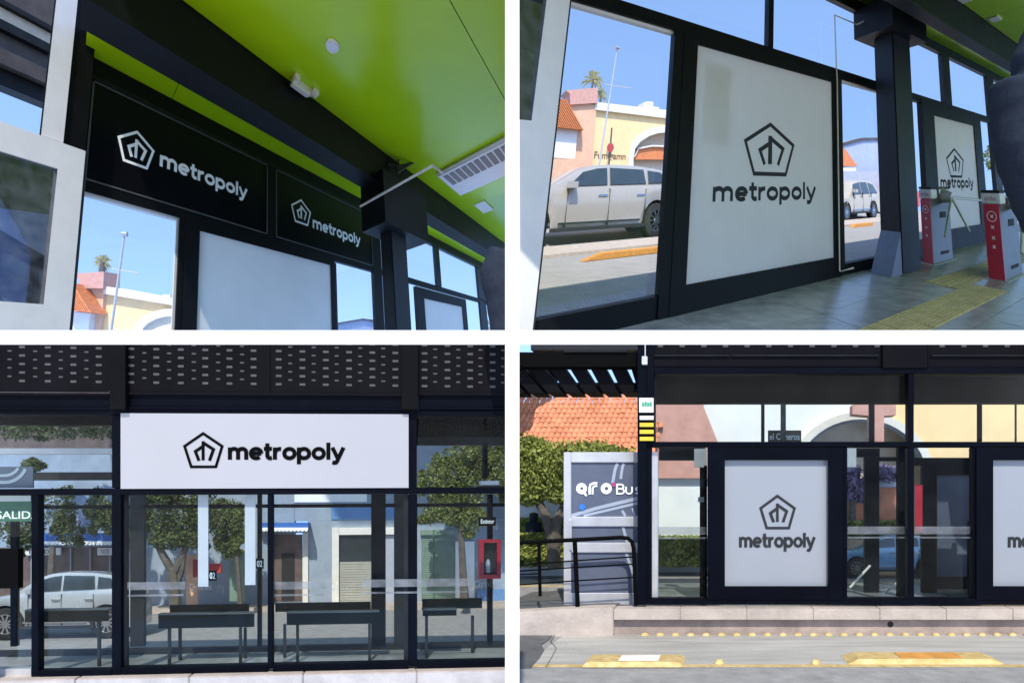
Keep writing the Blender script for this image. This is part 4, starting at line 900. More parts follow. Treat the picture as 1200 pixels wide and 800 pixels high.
# kerb and apron
kp = thing('platform_kerb', 'pale pink concrete kerb along the foot of the glazed front', 'kerb', F, wpx(F, 300, 800, -.1))
ka, kb_ = n0(-40, 793, -.1), n0(620, 779, -.1)
for i in range(5):
    x0, x1 = -40 + 132 * i, -40 + 132 * (i + 1); u0, u1 = n0(x0, 790, -.1)[0], n0(x1, 790, -.1)[0]
    MB().box(u0 + .002, u1 - .002, wf - .13, wf - .012, -.16, .2).build('kerb_stone', 'kerb', kp, F, bevel=.008)
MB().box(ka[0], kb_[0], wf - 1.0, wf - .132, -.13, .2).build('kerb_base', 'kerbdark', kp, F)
nr_ = F.on_w(300, 762, wf)[1]
print('BL wf', wf, 'rear n', nr_)
struct('platform_floor', MB().box(n0(-60, 780)[0], n0(640, 780)[0], wf - .2, wf - .015, .12, nr_ + .15), 'floor', F)
struct('station_roof', MB().box(n0(-160, 400)[0], n0(640, 400)[0], wFt - .03, wFt + .1, -.02, .4), 'darkroom', F)  # unseen roof slab, shades the interior, cut short so sun reaches the road
# rear frame of the shelter
rr = thing('rear_frame', 'dark rear posts and rails of the shelter seen through the glass', 'frame', F, (n0(300, 760, nr_)[0], wf, nr_))
def rb(x0, y0, x1, y1, name='post', m='navy', d=.07): return pb_(x0, y0, x1, y1, nr_, d, name, m, rr)
rb(-40, 757, 600, 763.5, 'rail', 'dark'); rb(-40, 590.5, 600, 594.5, 'rail', 'navy'); rb(-40, 486, 600, 498, 'rail', 'print_black'); rb(-40, 553, 131, 562, 'rail', 'dark'); rb(488, 498, 600, 511.8, 'header', 'print_black'); rb(488, 512, 600, 521, 'rail', 'greysteel')
rb(12, 600, 18.5, 757); rb(152.5, 579, 168.5, 757, 'post', 'dark'); rb(435, 570, 452, 757, 'post', 'darkroom'); rb(462, 570, 476, 757, 'post', 'dark'); rb(572, 579, 577.5, 757); rb(566, 519, 571.5, 560); rb(301.5, 578, 306, 757)
rb(-40, 525, 131, 531.5, 'rail', 'stone')
# strips, bands, small signs on the glass
t = thing('reflection_strip', 'left of two white vertical reflection strips built behind the glass below the sign board', 'strip', F, wpx(F, 238, 687, .05)); pb_(232, 578, 244, 687, .05, .01, 'strip', 'stripwhite', t)  # solid white strips standing in for reflections in the pane
t = thing('reflection_strip', 'right of two white vertical reflection strips built behind the glass below the sign board', 'strip', F, wpx(F, 293, 685, .05)); pb_(287, 578, 299.3, 685, .05, .01, 'strip', 'stripwhite', t)
k_ = 0
for (x0, x1, y, lab, tx) in ((143, 217, 681.5, 'under the left half of the sign board', (222, 248, 'Qrobus')), (320, 381, 681, 'under the right half of the sign board', (385, 422, 'Qrobus')), (424, 549.5, 678, 'crossing the right mullion', (555, 588, 'Qrobus'))):
    t = thing('frosted_band', 'frosted warning band with lettering on the glass ' + lab, 'glass band', F, wpx(F, x0, y, 0))
    n_ = -.0525 if x1 > 500 else .006
    pb_(x0, y, x1, y + 9, n_, .002, 'band', 'frost', t); pb_(x0, y + 14.5, x1 - 2, y + 16.8, n_, .002, 'band', 'frost', t)
    u_, w_t = n0(tx[0], y + 9.5, .004); text_mb(tx[2], n0(300, y, .004)[1] - n0(300, y + 8, .004)[1], u_, w_t, .004, .002, 0, width=n0(tx[1], y, .004)[0] - u_).build('lettering', 'frost', t, F)
t = thing('exit_sign', 'green exit sign with white lettering at the left edge of the station front', 'sign', F, wpx(F, 10, 610, .08))
pb_(-30, 580, 37, 610.5, .08, .02, 'plate', 'salida', t); pb_(-30, 580, 36, 587, .075, .004, 'top_strip', 'notice', t)
u_, w_t = n0(-4, 607.5, .078); text_mb('SALIDA', n0(0, 598, .078)[1] - n0(0, 607, .078)[1], u_, w_t, .078, .002, .012, width=n0(47, 600, .078)[0] - u_).build('lettering', 'print_white', t, F)
t = thing('display_panel', 'slate panel with pale curved stripes above the exit sign', 'panel', F, wpx(F, 10, 572, .06))
pb_(-30, 546.5, 38.5, 571.3, .06, .02, 'panel', 'doorpanel', t)
for r_, wd_ in ((26, 3.6), (18, 3.2)):
    pts = [(8 + r_ * math.sin(a * .1) if a < 12 else 0, 0) for a in range(1)]
    P_ = [(-30, 539 + r_)] + [(6 + r_ * math.sin(a), 539 + r_ * math.cos(a)) for a in [i * .13 for i in range(12)]]
    P_ = [(x, y) for x, y in P_ if 547 < y < 571.5]
    MB().stroke(PP(F, .058, P_), wd_ / FPX * 5, .055, .059).build('stripe', 'doorstripe', t, F)
t = thing('black_box', 'plain black box on a post at the left edge of the glazed front', 'box', F, wpx(F, 5, 690, -.1)); pb_(-30, 642.5, 21, 689, -.14, .08, 'box', 'print_black', t); pb_(-30, 689.3, -8, 790, -.12, .05, 'stand', 'navy', t)
for i, (x, y, lab) in enumerate(((304.3, 660, 'small black number plate on a thin post right of the white strips'), (249, 674, 'small black number plate between the two white strips'))):
    t = thing('number_plate', lab, 'sign', F, wpx(F, x, y + 6, .3)); pb_(x - 4.5, y - 6, x + 4.5, y + 6, .3, .015, 'plate', 'print_black', t)
    u_, w_t = n0(x - 3.2, y + 3.6, .299); text_mb('02', n0(x, y - 3.6, .299)[1] - w_t, u_, w_t, .299, .002, .01, width=n0(x + 3.2, y, .299)[0] - u_).build('lettering', 'print_white', t, F)
# benches
def bench(x0, x1, yt, yb, bx0, bx1, byt, legs, yl, n, lab):
    t = thing('bench', lab, 'bench', F, wpx(F, (x0 + x1) / 2, yl, n), 'shelter benches')
    pb_(x0, yt + 1.6, x1, yb, n, .03, 'seat_apron', 'benchm', t); pb_(x0 - .5, yt, x1 + .5, yt + 1.5, n - .01, .1, 'seat', 'benchedge', t)
    if bx1 > bx0: pb_(bx0, byt, bx1, yt - .4, n + .14, .03, 'backrest', 'benchm', t)
    for x, d in legs:
        a = n0(x - 1.6, yb, n + d); b = n0(x + 1.6, yb, n + d)
        MB().box(a[0], b[0], wf - .012, a[1] + .0, n + d, n + d + .03).build('leg', 'dark', t, F)
bench(185.5, 297.5, 718, 735, 199, 291.5, 708, [(198, .03), (210.5, .25), (281.5, .03), (287, .25)], 775, .3, 'dark bench below the white vertical strips')
bench(336, 444, 716, 731, 322.5, 434.5, 705.5, [(348.5, .03), (333.5, .25), (433, .03)], 775, .3, 'dark bench right of the thin centre mullion')
bench(29, 126, 713.5, 728, 0, 0, 0, [(115.5, .03), (40, .03)], 780, .3, 'dark bench in front of the silver car behind the glass')
bench(495.5, 535, 713, 721, 495, 565, 701, [(554, .25), (500, .03)], 770, .35, 'dark bench next to the fire cabinet at right')
t = thing('fire_cabinet', 'red fire extinguisher cabinet hanging on a post at right behind the glass', 'fire cabinet', F, wpx(F, 575, 678, nr_ - .15))
nfc = nr_ - .16
a_, b_ = n0(562, 678, nfc), n0(587, 631.5, nfc); i_, j_ = n0(567, 673, nfc), n0(582.5, 635.5, nfc)
frame_mb(a_[0], b_[0], a_[1], b_[1], i_[0], j_[0], i_[1], j_[1], nfc, nfc + .12).build('case', 'fired', t, F); MB().box(i_[0], j_[0], i_[1], j_[1], nfc + .09, nfc + .11).build('back', 'dark', t, F)
c_ = n0(573, 672, nfc)[0]; w1_, w2_, w3_ = n0(573, 671, nfc)[1], n0(573, 659, nfc)[1], n0(573, 655, nfc)[1]
ex = MB(); ex.tube([(c_, w1_, nfc + .05), (c_, w2_, nfc + .05), (c_, w3_, nfc + .05)], [.022, .022, .008], 10); ex.build('extinguisher', 'doorstripe', t, F, smooth=True)
MB().box(i_[0], j_[0], i_[1], j_[1], nfc + .003, nfc + .006).build('glass_door', 'glass', t, F)
t = thing('extinguisher_sign', 'small black sign above the red fire cabinet', 'sign', F, wpx(F, 571, 616, nfc)); pb_(561, 605.5, 581, 615.8, nfc, .02, 'plate', 'print_black', t)
u_, w_t = n0(563.5, 613, nfc - .002); text_mb('Extintor', n0(563, 608, nfc)[1] - w_t, u_, w_t, nfc - .002, .002, .005, width=n0(579, 610, nfc)[0] - u_).build('lettering', 'print_white', t, F)
t = thing('lintel_lamp', 'pale tube lamp under the rear rail at the right edge of the station front', 'lamp', F, wpx(F, 580, 570, nr_ - .2)); pb_(563, 563, 585, 568, nr_ - .25, .08, 'tube', 'stripwhite', t); pb_(559, 569.2, 600, 571, nr_ - .26, .1, 'bracket', 'dark', t)
# street behind the shelter
nC = 3.6
wr_ = n0(60, 749.5, nC)[1]
nB = F.on_w(300, 712, wr_)[1]
print('BL road', wr_, 'building n', nB)
struct('road', MB().box(n0(-200, 700, nC)[0], n0(800, 700, nC)[0] + 6, wr_ - .1, wr_, nr_ + .16, nB - .6), 'asphalt', F)
struct('pavement', MB().box(n0(-200, 700, nC)[0] - 4, n0(800, 700, nC)[0] + 8, wr_ - .1, wr_ + .08, nB - .6, nB + .4), 'kerb', F)
a, b = n0(5, 735, nC)[0], n0(123.5, 735, nC)[0]; Lc = (b - a) / .61; Hc = n0(110, 670.5, nC)[1] - wr_
print('BL car', Lc, Hc)
car(F, 'silver off-road car passing behind the left panes of the station front', a - .19 * Lc, wr_, nC, Lc, Hc, Lc * .3, 'silver2', wheel=.40)
bd = thing('shop_building', 'pale blue shop building with awnings across the road behind the glass', 'building', F, wpx(F, 300, 710, nB))
def bb(x0, y0, x1, y1, name, m, d=.0, dp=.1, par=None): return pb_(x0, y0, x1, y1, nB - d, dp, name, m, par or bd)
bb(-60, 430, 345, 640, 'wall', 'bluewall', 0, .3); bb(140, 640, 360, 716, 'wall', 'bluewall', .002, .3); bb(345.3, 430, 640, 609, 'wall', 'bluewall', .005, .3); bb(360.5, 609.3, 640, 716, 'wall', 'bluewall', .004, .3)
bb(345, 560, 430, 588, 'wall_patch', 'whitewall', .03, .04); bb(388, 590, 470, 608, 'band', 'bluedeep', .03, .04)
bb(-60, 430, 132, 527, 'dark_backing', 'brownshop', .03, .04); bb(-60, 640.5, 140, 716, 'shopfront', 'brownshop', .003, .3)  # dark upper sheet added behind the leaves for the pane's dark reflection
for i in range(7): bb(-10 + i * 23, 642, -9 + i * 23, 716, 'pillar', 'greywall', .05, .06)
def awning(x0, x1, yt, ym, m='awning'):
    a = bb(x0, yt, x1, ym, 'awning', m, .5, .5); k = int((x1 - x0) / 4.4)
    for i in range(k):
        xa = x0 + (x1 - x0) * i / k; xb = x0 + (x1 - x0) * (i + 1) / k
        cu, cw = n0((xa + xb) / 2, ym + 1.5, nB - .51); r = (n0(xb, ym, nB - .51)[0] - n0(xa, ym, nB - .51)[0]) / 2
        MB().prism([(cu - r, cw + r), (cu + r, cw + r)] + [(cu + r * math.cos(t_), cw + r * math.sin(t_) * 1.1) for t_ in [-.3 - i2 * .51 for i2 in range(6)]], nB - .53, nB - .505).build('valance', 'print_white', bd, F)
awning(18, 135, 624.5, 634.5); awning(303, 361, 612, 618.5)
for x0, x1, tx in ((28, 71, 'TIENDA'), (114, 134, 'TACOS')):
    s_ = bb(x0, 641.5, x1, 650, 'shop_sign', 'stone', .12, .04); u_, w_t = n0(x0 + 4, 648.7, nB - .125); text_mb(tx, n0(60, 643.6, nB)[1] - n0(60, 648.7, nB)[1], u_, w_t, nB - .125, .002, 0, width=n0(x1 - 3, 650, nB)[0] - u_).build('lettering', 'graffiti', bd, F)
bb(303.5, 620, 360, 624, 'canopy_edge', 'greywall', .2, .2); bb(320, 626, 354, 704, 'doorway', 'brownshop', .02, .05); bb(354.5, 622, 361, 706, 'door_jamb', 'stone', .06, .08); bb(330, 648, 345, 703, 'door_leaf', 'dark', .04, .02)
bb(389, 617.5, 397, 707, 'shutter_jamb', 'stone', .1, .12); bb(397.2, 617.5, 474, 626, 'lintel', 'stone', .1, .12); bb(398, 626.3, 436, 657.5, 'upper_window', 'carglass', .02, .05)
for i in range(16): bb(397.6, 658 + 3.0 * i, 437, 660.5 + 3.0 * i, 'shutter_slat', 'shutter', .03, .03)
bb(452, 627, 476, 705, 'doorway', 'greywall', .02, .05)
for i in range(30): bb(494, 627 + 2.7 * i, 533, 629.2 + 2.7 * i, 'shutter_slat', 'greenshutter', .03, .03)
bb(493, 620.5, 533.5, 626.5, 'shutter_box', 'greenshutter', .1, .12); bb(507.5, 620, 508.8, 705, 'pole', 'salida', .12, .02)
bb(533.8, 634, 556, 700, 'white_board', 'whitewall', .05, .05); bb(560, 690, 640, 716, 'blue_base', 'bluedeep', .05, .05)
t = thing('red_stall', 'red awning and stall by the tree trunk behind the white strips', 'stall', F, wpx(F, 242, 710, nB - .8))
pb_(226, 655, 232, 676, nB - .9, .1, 'panel', 'redcar', t); pb_(244, 660, 259, 671, nB - .9, .1, 'awning', 'redcar', t); pb_(218, 650, 231, 708, nB - .7, .1, 'board', 'peach', t); pb_(269, 645, 287, 704, nB - .6, .1, 'gate', 'greenshutter', t)
def TR_(lst, n): return [wpx(F, x, y, n) for x, y in lst]
px = .0135 * (nB / 5)
nT = nB - 1.3
def blob(x, y, rx, ry, n=None): n = nT if n is None else n; c = wpx(F, x, y, n); k = F.on_n(x + 1, y, n)[0] - F.on_n(x, y, n)[0]; return (c, (rx * k, ry * k, rx * k * .8))
tree(F, 'street_tree', 'forked street tree with dark crown behind the pane left of the white strips', wpx(F, 206, 712, nT), [(TR_([(206, 712), (205, 690), (203, 668)], nT), .11, .09), (TR_([(203, 670), (192, 652), (184, 636), (178, 615)], nT), .08, .04), (TR_([(204, 670), (212, 655), (218, 640), (226, 618)], nT), .08, .04), (TR_([(205, 690), (213, 668), (216, 648)], nT), .06, .04)],
     [blob(x, y, rx, ry) for x, y, rx, ry in ((160, 612, 22, 30), (185, 600, 26, 30), (212, 605, 28, 30), (200, 632, 30, 14), (240, 600, 24, 30), (180, 575, 34, 20), (262, 612, 18, 32), (228, 628, 18, 16), (150, 630, 12, 18))], 40000, .03, 'leaf', 'street trees behind the glass', 11)
tree(F, 'street_tree', 'leafy street tree above the silver car at far left behind the glass', wpx(F, 60, 712, nT), [(TR_([(58, 712), (60, 680), (62, 640)], nT), .09, .05)],
     [blob(x, y, rx, ry) for x, y, rx, ry in ((10, 610, 34, 34), (30, 630, 20, 18), (60, 598, 36, 30), (80, 622, 18, 20), (115, 598, 18, 24), (125, 612, 12, 12), (38, 545, 14, 10), (20, 503, 30, 16), (70, 503, 36, 16), (112, 500, 26, 18))], 22000, .03, 'leaf', 'street trees behind the glass', 12)  # top blobs added as the dark foliage mirrored in the upper pane
tree(F, 'street_tree', 'sunlit light green street tree behind the right panes', wpx(F, 530, 712, nT), [(TR_([(545, 712), (543, 680), (540, 620)], nT), .09, .05)],
     [blob(x, y, rx, ry) for x, y, rx, ry in ((512, 565, 18, 34), (535, 545, 24, 30), (555, 560, 22, 38), (520, 598, 30, 18), (548, 605, 28, 20), (585, 550, 16, 34), (525, 575, 24, 24), (560, 540, 18, 26))], 34000, .03, 'leaf2', 'street trees behind the glass', 13)
tree(F, 'street_tree', 'thin light tree between the white strips behind the glass', wpx(F, 270, 712, nT), [(TR_([(282, 712), (280, 680), (276, 630)], nT), .05, .03)],
     [blob(x, y, rx, ry) for x, y, rx, ry in ((276, 605, 14, 24), (270, 640, 12, 14), (282, 625, 8, 12))], 8000, .03, 'leaf2', 'street trees behind the glass', 14)

# ================================================================== lower right view: platform front with posters
F = BR
n0 = F.on_n
wP = n0(900, 709)[1]                       # platform level
wR = n0(900, 743, -.12)[1]                   # road level
fc = thing('station_facade', 'navy station front with glass band and posters above the pink kerb', 'facade', F, wpx(F, 750, 709, 0))
def vb(x0, y0, x1, y1, n=-.04, d=.1, name='mullion', m='navy', par=None, bevel=0.003): return pb_(x0, y0, x1, y1, n, d, name, m, par or fc, bevel)
vb(747, 398, 757.5, 708.5, -.09, .2, 'corner_post'); vb(757.8, 398, 766.5, 522, -.06, .15, 'corner_post')
vb(766.8, 398, 1034, 429.5, -.05, .08, 'fascia_beam', 'fascia'); vb(1034.3, 398, 1087, 431, -.08, .1, 'fascia_post', 'fascia'); vb(1087.3, 398, 1210, 430, -.05, .08, 'fascia_beam', 'fascia')
for i in range(22): 
    x = 774 + i * 25.4
    if not 1030 < x < 1090: vb(x - 3, 402, x + 3, 406.5, -.054, .003, 'slot', 'slot', bevel=0)  # pale plates painted as light showing through the slots
for a, b in ((767, 855), (857, 1030), (1092, 1210)): vb(a, 415.4, b, 417.2, -.075, .02, 'conduit_rail', 'greysteel')
vb(766.8, 430, 1210, 437.5, -.06, .1, 'head_rail'); vb(757.6, 517.3, 1210, 523.2, -.05, .1, 'transom'); vb(1064.5, 437.6, 1071, 517, -.05, .1); vb(1064, 523.4, 1071.3, 702, -.05, .1)
vb(757.7, 700.5, 1210, 708.3, -.05, .1, 'bottom_rail'); vb(757.8, 523.4, 763, 700.3, -.045, .1, 'mullion', 'navy'); vb(764, 529, 771, 700.3, .02, .05, 'mullion', 'alu')
vb(825, 545, 828.5, 700, .02, .05, 'mullion', 'navy'); vb(988.8, 523.4, 993, 700.3, -.045, .1); vb(1140.5, 523.4, 1144, 700.3, -.045, .1)
for (a, y0, b, y1) in ((766.8, 437.6, 1064.3, 517.2), (1071.2, 437.6, 1210, 517.2), (771, 523.3, 828.5, 700.4), (993, 523.3, 1063.8, 700.4), (1071.4, 523.3, 1140.4, 700.4)): pb_(a, y0, b, y1, .012, .008, 'pane', 'glassout', fc)
def bposter(x0, x1, p0, p1, lab, lg, wd):
    u0, u1 = n0(x0, 600, -.06)[0], n0(x1, 600, -.06)[0]; a, b = n0(p0, 687, -.06), n0(p1, 538.5, -.06)
    t, nf = poster_board(F, lab, u0, u1, n0(900, 702, -.06)[1], n0(900, 524, -.06)[1], a[0], b[0], a[1], b[1], 'poster_out', -.06, .04, 'navy')
    nf = -.06 + .048
    logo(F, t, lg, (20.5, 20), nf, 'print_grey', wd, sw=.28)
bposter(829, 988.5, 849.5, 971.5, 'white poster with grey pentagon logo in a navy frame, in full view above the kerb', (911, 601), (866.5, 641, 955, 12.2))
bposter(1144.3, 1310, 1164, 1286, 'white poster in a navy frame cut off by the right edge of the station front', (1226, 601), (1181.5, 641, 1270, 12.2))
# notice and hazard stripes on the corner post
t = thing('notice_plate', 'white notice plate with green print on the navy corner post', 'notice', F, wpx(F, 757, 483, -.1)); pb_(749, 466, 765.8, 483, -.098, .006, 'plate', 'notice', t)
for i in range(4): pb_(752.3 + 3 * i, 471.5 - (i % 2), 754.8 + 3 * i, 476, -.1005, .002, 'print', 'noticegreen', t)
t = thing('hazard_sign', 'black and yellow striped hazard sign below the white notice plate', 'sign', F, wpx(F, 757, 517, -.1)); pb_(749, 484.5, 766.3, 517.2, -.098, .005, 'plate', 'print_black', t)
for i, y in enumerate((487, 495.2, 503.4, 511.6)): pb_(749.6, y, 765.9, y + 4.6, -.1005, .002, 'stripe', 'notice' if i == 0 else 'yb', t)
t = thing('switch_box', 'small grey switch box with cable on top of the corner post', 'switch box', F, wpx(F, 755, 427, -.1)); pb_(752, 417, 758.5, 427, -.12, .03, 'box', 'alu', t, .004); pb_(755.5, 398, 756.6, 416.8, -.11, .01, 'cable', 'alu', t)
# inside of the shelter
nI = 1.5
t = thing('shelter_interior', 'dark inner frames and posts behind the navy station front', 'frame', F, wpx(F, 900, 700, nI))
def ib(x0, y0, x1, y1, n=nI, d=.07, name='post', m='darkroom'): pb_(x0, y0, x1, y1, n, d, name, m, t)
ib(755, 420, 1240, 472, .9, .1, 'header', 'print_black'); ib(772, 523, 826, 539, .9, .06, 'header', 'greysteel'); ib(993, 525, 1031, 535, .9, .06, 'header'); ib(1013.5, 535.2, 1030.5, 700, .9); ib(1052, 523, 1064, 700, .6, .06); ib(1031, 535.2, 1064, 540, .88, .03, 'header'); ib(1072, 536, 1142, 545, .9, .06, 'header')
ib(1081, 545.2, 1098, 700, .9); ib(1098.3, 545.2, 1142, 556, .9); ib(1098.5, 556.3, 1141, 675, .95, .03, 'wall_panel', 'doorpanel'); ib(1135, 610, 1140, 700, .7, .04, 'post', 'greysteel')
ib(1073, 567, 1081, 623, .8, .05, 'red_panel', 'red'); ib(813.5, 525.5, 828, 547, .3, .05, 'speaker', 'alu'); ib(818, 582, 828, 588, .3, .05, 'bracket', 'alu'); ib(993.2, 525, 1003.5, 547, .3, .05, 'speaker', 'alu'); ib(820, 547.2, 826, 700, .4, .04, 'post', 'darkroom')
ib(1082, 623, 1142, 700, 1.2, .04, 'panel', 'darkroom'); ib(915, 473, 921, 517, .6, .03, 'post', 'bark'); ib(892, 473, 896, 517, .6, .03, 'post', 'greysteel'); ib(1018.5, 473, 1025, 517, .6, .03, 'post', 'greysteel'); ib(1146, 473, 1151, 517, .6, .03, 'post', 'navy'); ib(1190, 473, 1191.5, 517, .6, .02, 'post', 'dark')
for x0, y0, x1, y1 in ((996, 688, 1020, 662), (1030, 700, 1052, 682)): MB().tube([wpx(F, x0, y0, .85), wpx(F, x1, y1, .85)], .012, 6).build('brace', 'stone', t, F)
t = thing('frosted_band', 'frosted warning band on the glass left of the full poster', 'glass band', F, wpx(F, 800, 625, 0)); pb_(771.5, 617, 828, 626, .004, .002, 'band', 'frost', t); pb_(771.5, 629, 828, 631, .004, .002, 'band', 'frost', t)
t = thing('frosted_band', 'frosted warning band on the glass between the two posters', 'glass band', F, wpx(F, 1060, 625, 0))
for a, b in ((993.3, 1063.6), (1071.6, 1140.2)): pb_(a, 616.5, b, 625.5, .004, .002, 'band', 'frost', t); pb_(a, 628.5, b, 630.5, .004, .002, 'band', 'frost', t)
struct('platform_floor', MB().box(n0(746, 700)[0], n0(1330, 700)[0], wP - .1, wP - .002, .0, 1.9), 'floor', F)
struct('station_roof', MB().box(n0(747, 400)[0], n0(1500, 400)[0], n0(900, 401)[1], n0(900, 385)[1], -.02, .25), 'darkroom', F)  # unseen roof strip, trimmed so its shade misses the street behind
# kerb
kp = thing('platform_kerb', 'pale pink concrete platform edge with shadowed recess above the studded road', 'kerb', F, wpx(F, 900, 742, -.2))
wlip = n0(900, 726, -.2)[1]
x = 719
while x < 1230:
    a, b = n0(x, 720, -.2)[0], n0(x + 78, 720, -.2)[0]; MB().box(a + .0008, b - .0008, wlip, wP - .0, -.2, -.0).build('edge_slab', 'kerb', kp, F, bevel=.004); x += 78
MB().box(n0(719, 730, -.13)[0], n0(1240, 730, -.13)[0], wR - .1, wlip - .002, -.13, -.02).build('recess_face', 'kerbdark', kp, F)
a = n0(1043.5, 731, -.131); MB().disc(a, .024, -.134, -.1302, 14).build('drain_hole', 'dark', kp, F)
ra, rb2 = n0(560, 742, -.2), n0(718.5, 742, -.2)
r1 = F.on_n(608, 716, -.2)[1]; r0 = F.on_n(718.5, 711.5, -.2)[1]
MB().prism([(ra[0], wR - .1), (rb2[0], wR - .1), (rb2[0], r0), (n0(690, 712, -.2)[0], r0 - .004), (ra[0], r1 - .02)], -.2, -.01).build('ramp_side', 'kerb', kp, F, bevel=.008)
MB().prism([(ra[0], wR - .1), (rb2[0], wR - .1), (rb2[0], r0 - .004), (n0(690, 712, -.2)[0], r0 - .008), (ra[0], r1 - .024)], -.008, 1.3).build('ramp_deck', 'oldasphalt', kp, F)
# road in bands
nl, nas, nend = F.on_w(900, 779, wR)[1], F.on_w(900, 781, wR)[1], F.on_w(900, 860, wR)[1]
struct('road', MB().box(.0 - F.O.x, 9, wR - .1, wR, -3.5, -.02), 'asphalt', F)
struct('ribbed_lane', MB().box(F.on_w(640, 760, wR)[0], 9, wR + .001, wR + .005, nl, -.135), 'road', F)
struct('asphalt_patch', MB().prism_w([F.on_w(600, 783, wR), F.on_w(622, 783, wR), F.on_w(632, 772, wR), F.on_w(638, 762, wR), F.on_w(634, 756, wR), F.on_w(643, 750, wR), F.on_w(648, 744.5, wR), F.on_w(600, 744.5, wR)], wR + .002, wR + .009), 'oldasphalt', F)
struct('painted_line', MB().box(F.on_w(610, 780, wR)[0], 9, wR + .001, wR + .007, nas, nl - .003), 'yellow', F)
ns = F.on_w(900, 744.6, wR)[1]
for i in range(26):
    x = 755.5 + 17.95 * i; c = F.on_w(x, 744.6, wR); r = F.on_w(x + 5.0, 744.6, wR)[0] - c[0]
    mb = MB(); seg = 14; rings = []
    for k in range(5):
        t_ = k / 4 * math.pi / 2 * .96; rings.append([(c[0] + r * math.cos(t_) * math.cos(2 * math.pi * s / seg), wR + .004 + r * .66 * math.sin(t_), c[1] + r * math.cos(t_) * math.sin(2 * math.pi * s / seg)) for s in range(seg)])
    for g_ in rings: mb.v += g_
    for k in range(4):
        for s in range(seg): mb.f.append((k * seg + s, k * seg + (s + 1) % seg, (k + 1) * seg + (s + 1) % seg, (k + 1) * seg + s))
    mb.f.append(tuple(4 * seg + s for s in range(seg)))
    o = mb.build('road_stud', 'yellow', None, F, smooth=True)
    tag(o, 'yellow domed stud in the row along the foot of the pink kerb', 'road stud', 'domed studs along the kerb')
for (x, y, lab) in ((843, 778, 'small yellow stud on the painted line just right of the left lane separator'), (956, 778, 'small yellow stud on the painted line just left of the right lane separator')):
    c = F.on_w(x, y, wR); mb = MB().disc(c, .034, wR + .008, wR + .034, 14, 'w', .018); tag(mb.build('road_stud', 'yellow', None, F, smooth=True), lab, 'road stud')
for k, pts in enumerate(([(650, 745), (645, 752), (652, 760), (646, 772), (640, 782)],)):
    q_ = [F.on_w(x, y, wR) for x, y in pts]; mb = MB()
    for a, b in zip(q_, q_[1:]):
        d = Vector((b[0] - a[0], b[1] - a[1])).normalized() * .0017; mb.prism_w([(a[0] - d.y, a[1] + d.x), (b[0] - d.y, b[1] + d.x), (b[0] + d.y, b[1] - d.x), (a[0] + d.y, a[1] - d.x)], wR + .0055, wR + .0105)
    struct('road_crack', mb, 'oldasphalt', F)
def separator(xa, xb, ya, yb, ins, lab):
    a, b = F.on_w(xa, yb, wR), F.on_w(xb, yb, wR); bk = F.on_w(xa, ya + 3, wR)[1]
    t = thing('lane_separator', lab, 'lane separator', F, (a[0], wR, a[1])); h_ = .034; L_ = b[0] - a[0]; i_ = ins * L_; d = bk - a[1]
    top = [(a[0] + i_, wR + h_, a[1] + .025), (b[0] - i_, wR + h_, a[1] + .025), (b[0] - i_, wR + h_, bk - .025), (a[0] + i_, wR + h_, bk - .025)]
    bot = [(a[0], wR + .006, a[1]), (b[0], wR + .006, a[1]), (b[0], wR + .006, bk), (a[0], wR + .006, bk)]
    MB().add(bot + top, [(0, 1, 5, 4), (1, 2, 6, 5), (2, 3, 7, 6), (3, 0, 4, 7), (4, 5, 6, 7)]).build('block', 'yellow', t, F, bevel=.006)
    MB().box(a[0] + L_ * .35, a[0] + L_ * .75, wR + h_ + .001, wR + h_ + .004, a[1] + .06, bk - .06).build('worn_plate', 'stone' if ins < .07 else 'orange', t, F)
separator(681, 800, 768, 782.5, .04, 'yellow lane separator with worn pale plate on the left of the road')
separator(994, 1178, 765, 779, .075, 'long yellow lane separator on the right of the road')
# silver door of the access ramp
dr = thing('ramp_door', 'silver framed door with slate panels and white lettering at the ramp', 'door', F, wpx(F, 700, 709, .1)); nD = .12
def db(x0, y0, x1, y1, n, d, name, m, bevel=0): return pb_(x0, y0, x1, y1, n, d, name, m, dr, bevel)
db(660.5, 529.5, 669, 709, nD, .06, 'stile', 'alu', .004); db(669.2, 529.5, 748, 541.5, nD + .002, .06, 'rail', 'alu', .004)
for y0, y1 in ((605, 616.5), (635.5, 647), (694.5, 708.5)): db(669.2, y0, 748, y1, nD + .002, .06, 'rail', 'alu', .004)
for y0, y1 in ((542, 604.6), (616.8, 635.2), (647.3, 694.2)): db(669.5, y0, 748, y1, nD + .025, .02, 'panel', 'doorpanel')
db(667, 609, 669.8, 644, nD - .02, .02, 'handle', 'alu', .003)
def st(pts, wpx_, m, nn=nD + .024): MB().stroke(PP(F, nn, pts), wpx_ * .00715, nn - .003, nn).build('stripe', m, dr, F)
st([(669.5, 604), (700, 595), (725, 589), (748, 583.5)], 4.2, 'doorstripe'); st([(684, 604), (712, 597.5), (748, 589)], 3.2, 'doorstripe', nD + .0235)
st([(718, 566)] + [(718 + 1 + 7 * (1 - math.cos(t_)), 566 - 24 * math.sin(t_)) for t_ in (.35, .7, 1.0)] + [(724, 542.5)], 3.6, 'doorstripe', nD + .0230)
st([(727.5, 561)] + [(727 + 1 + 4 * (1 - math.cos(t_)), 561 - 18 * math.sin(t_)) for t_ in (.4, .9)] + [(731, 542.5)], 3.2, 'doorstripe', nD + .0225)
st([(729, 598), (733, 604.3)], 3.2, 'doorstripe', nD + .0225); st([(730, 617), (735, 635)], 3.4, 'doorstripe')
st([(734, 648), (742, 672)], 3.4, 'doorstripe'); st([(741, 595), (744, 604)], 2.4, 'doorstripe', nD + .022)
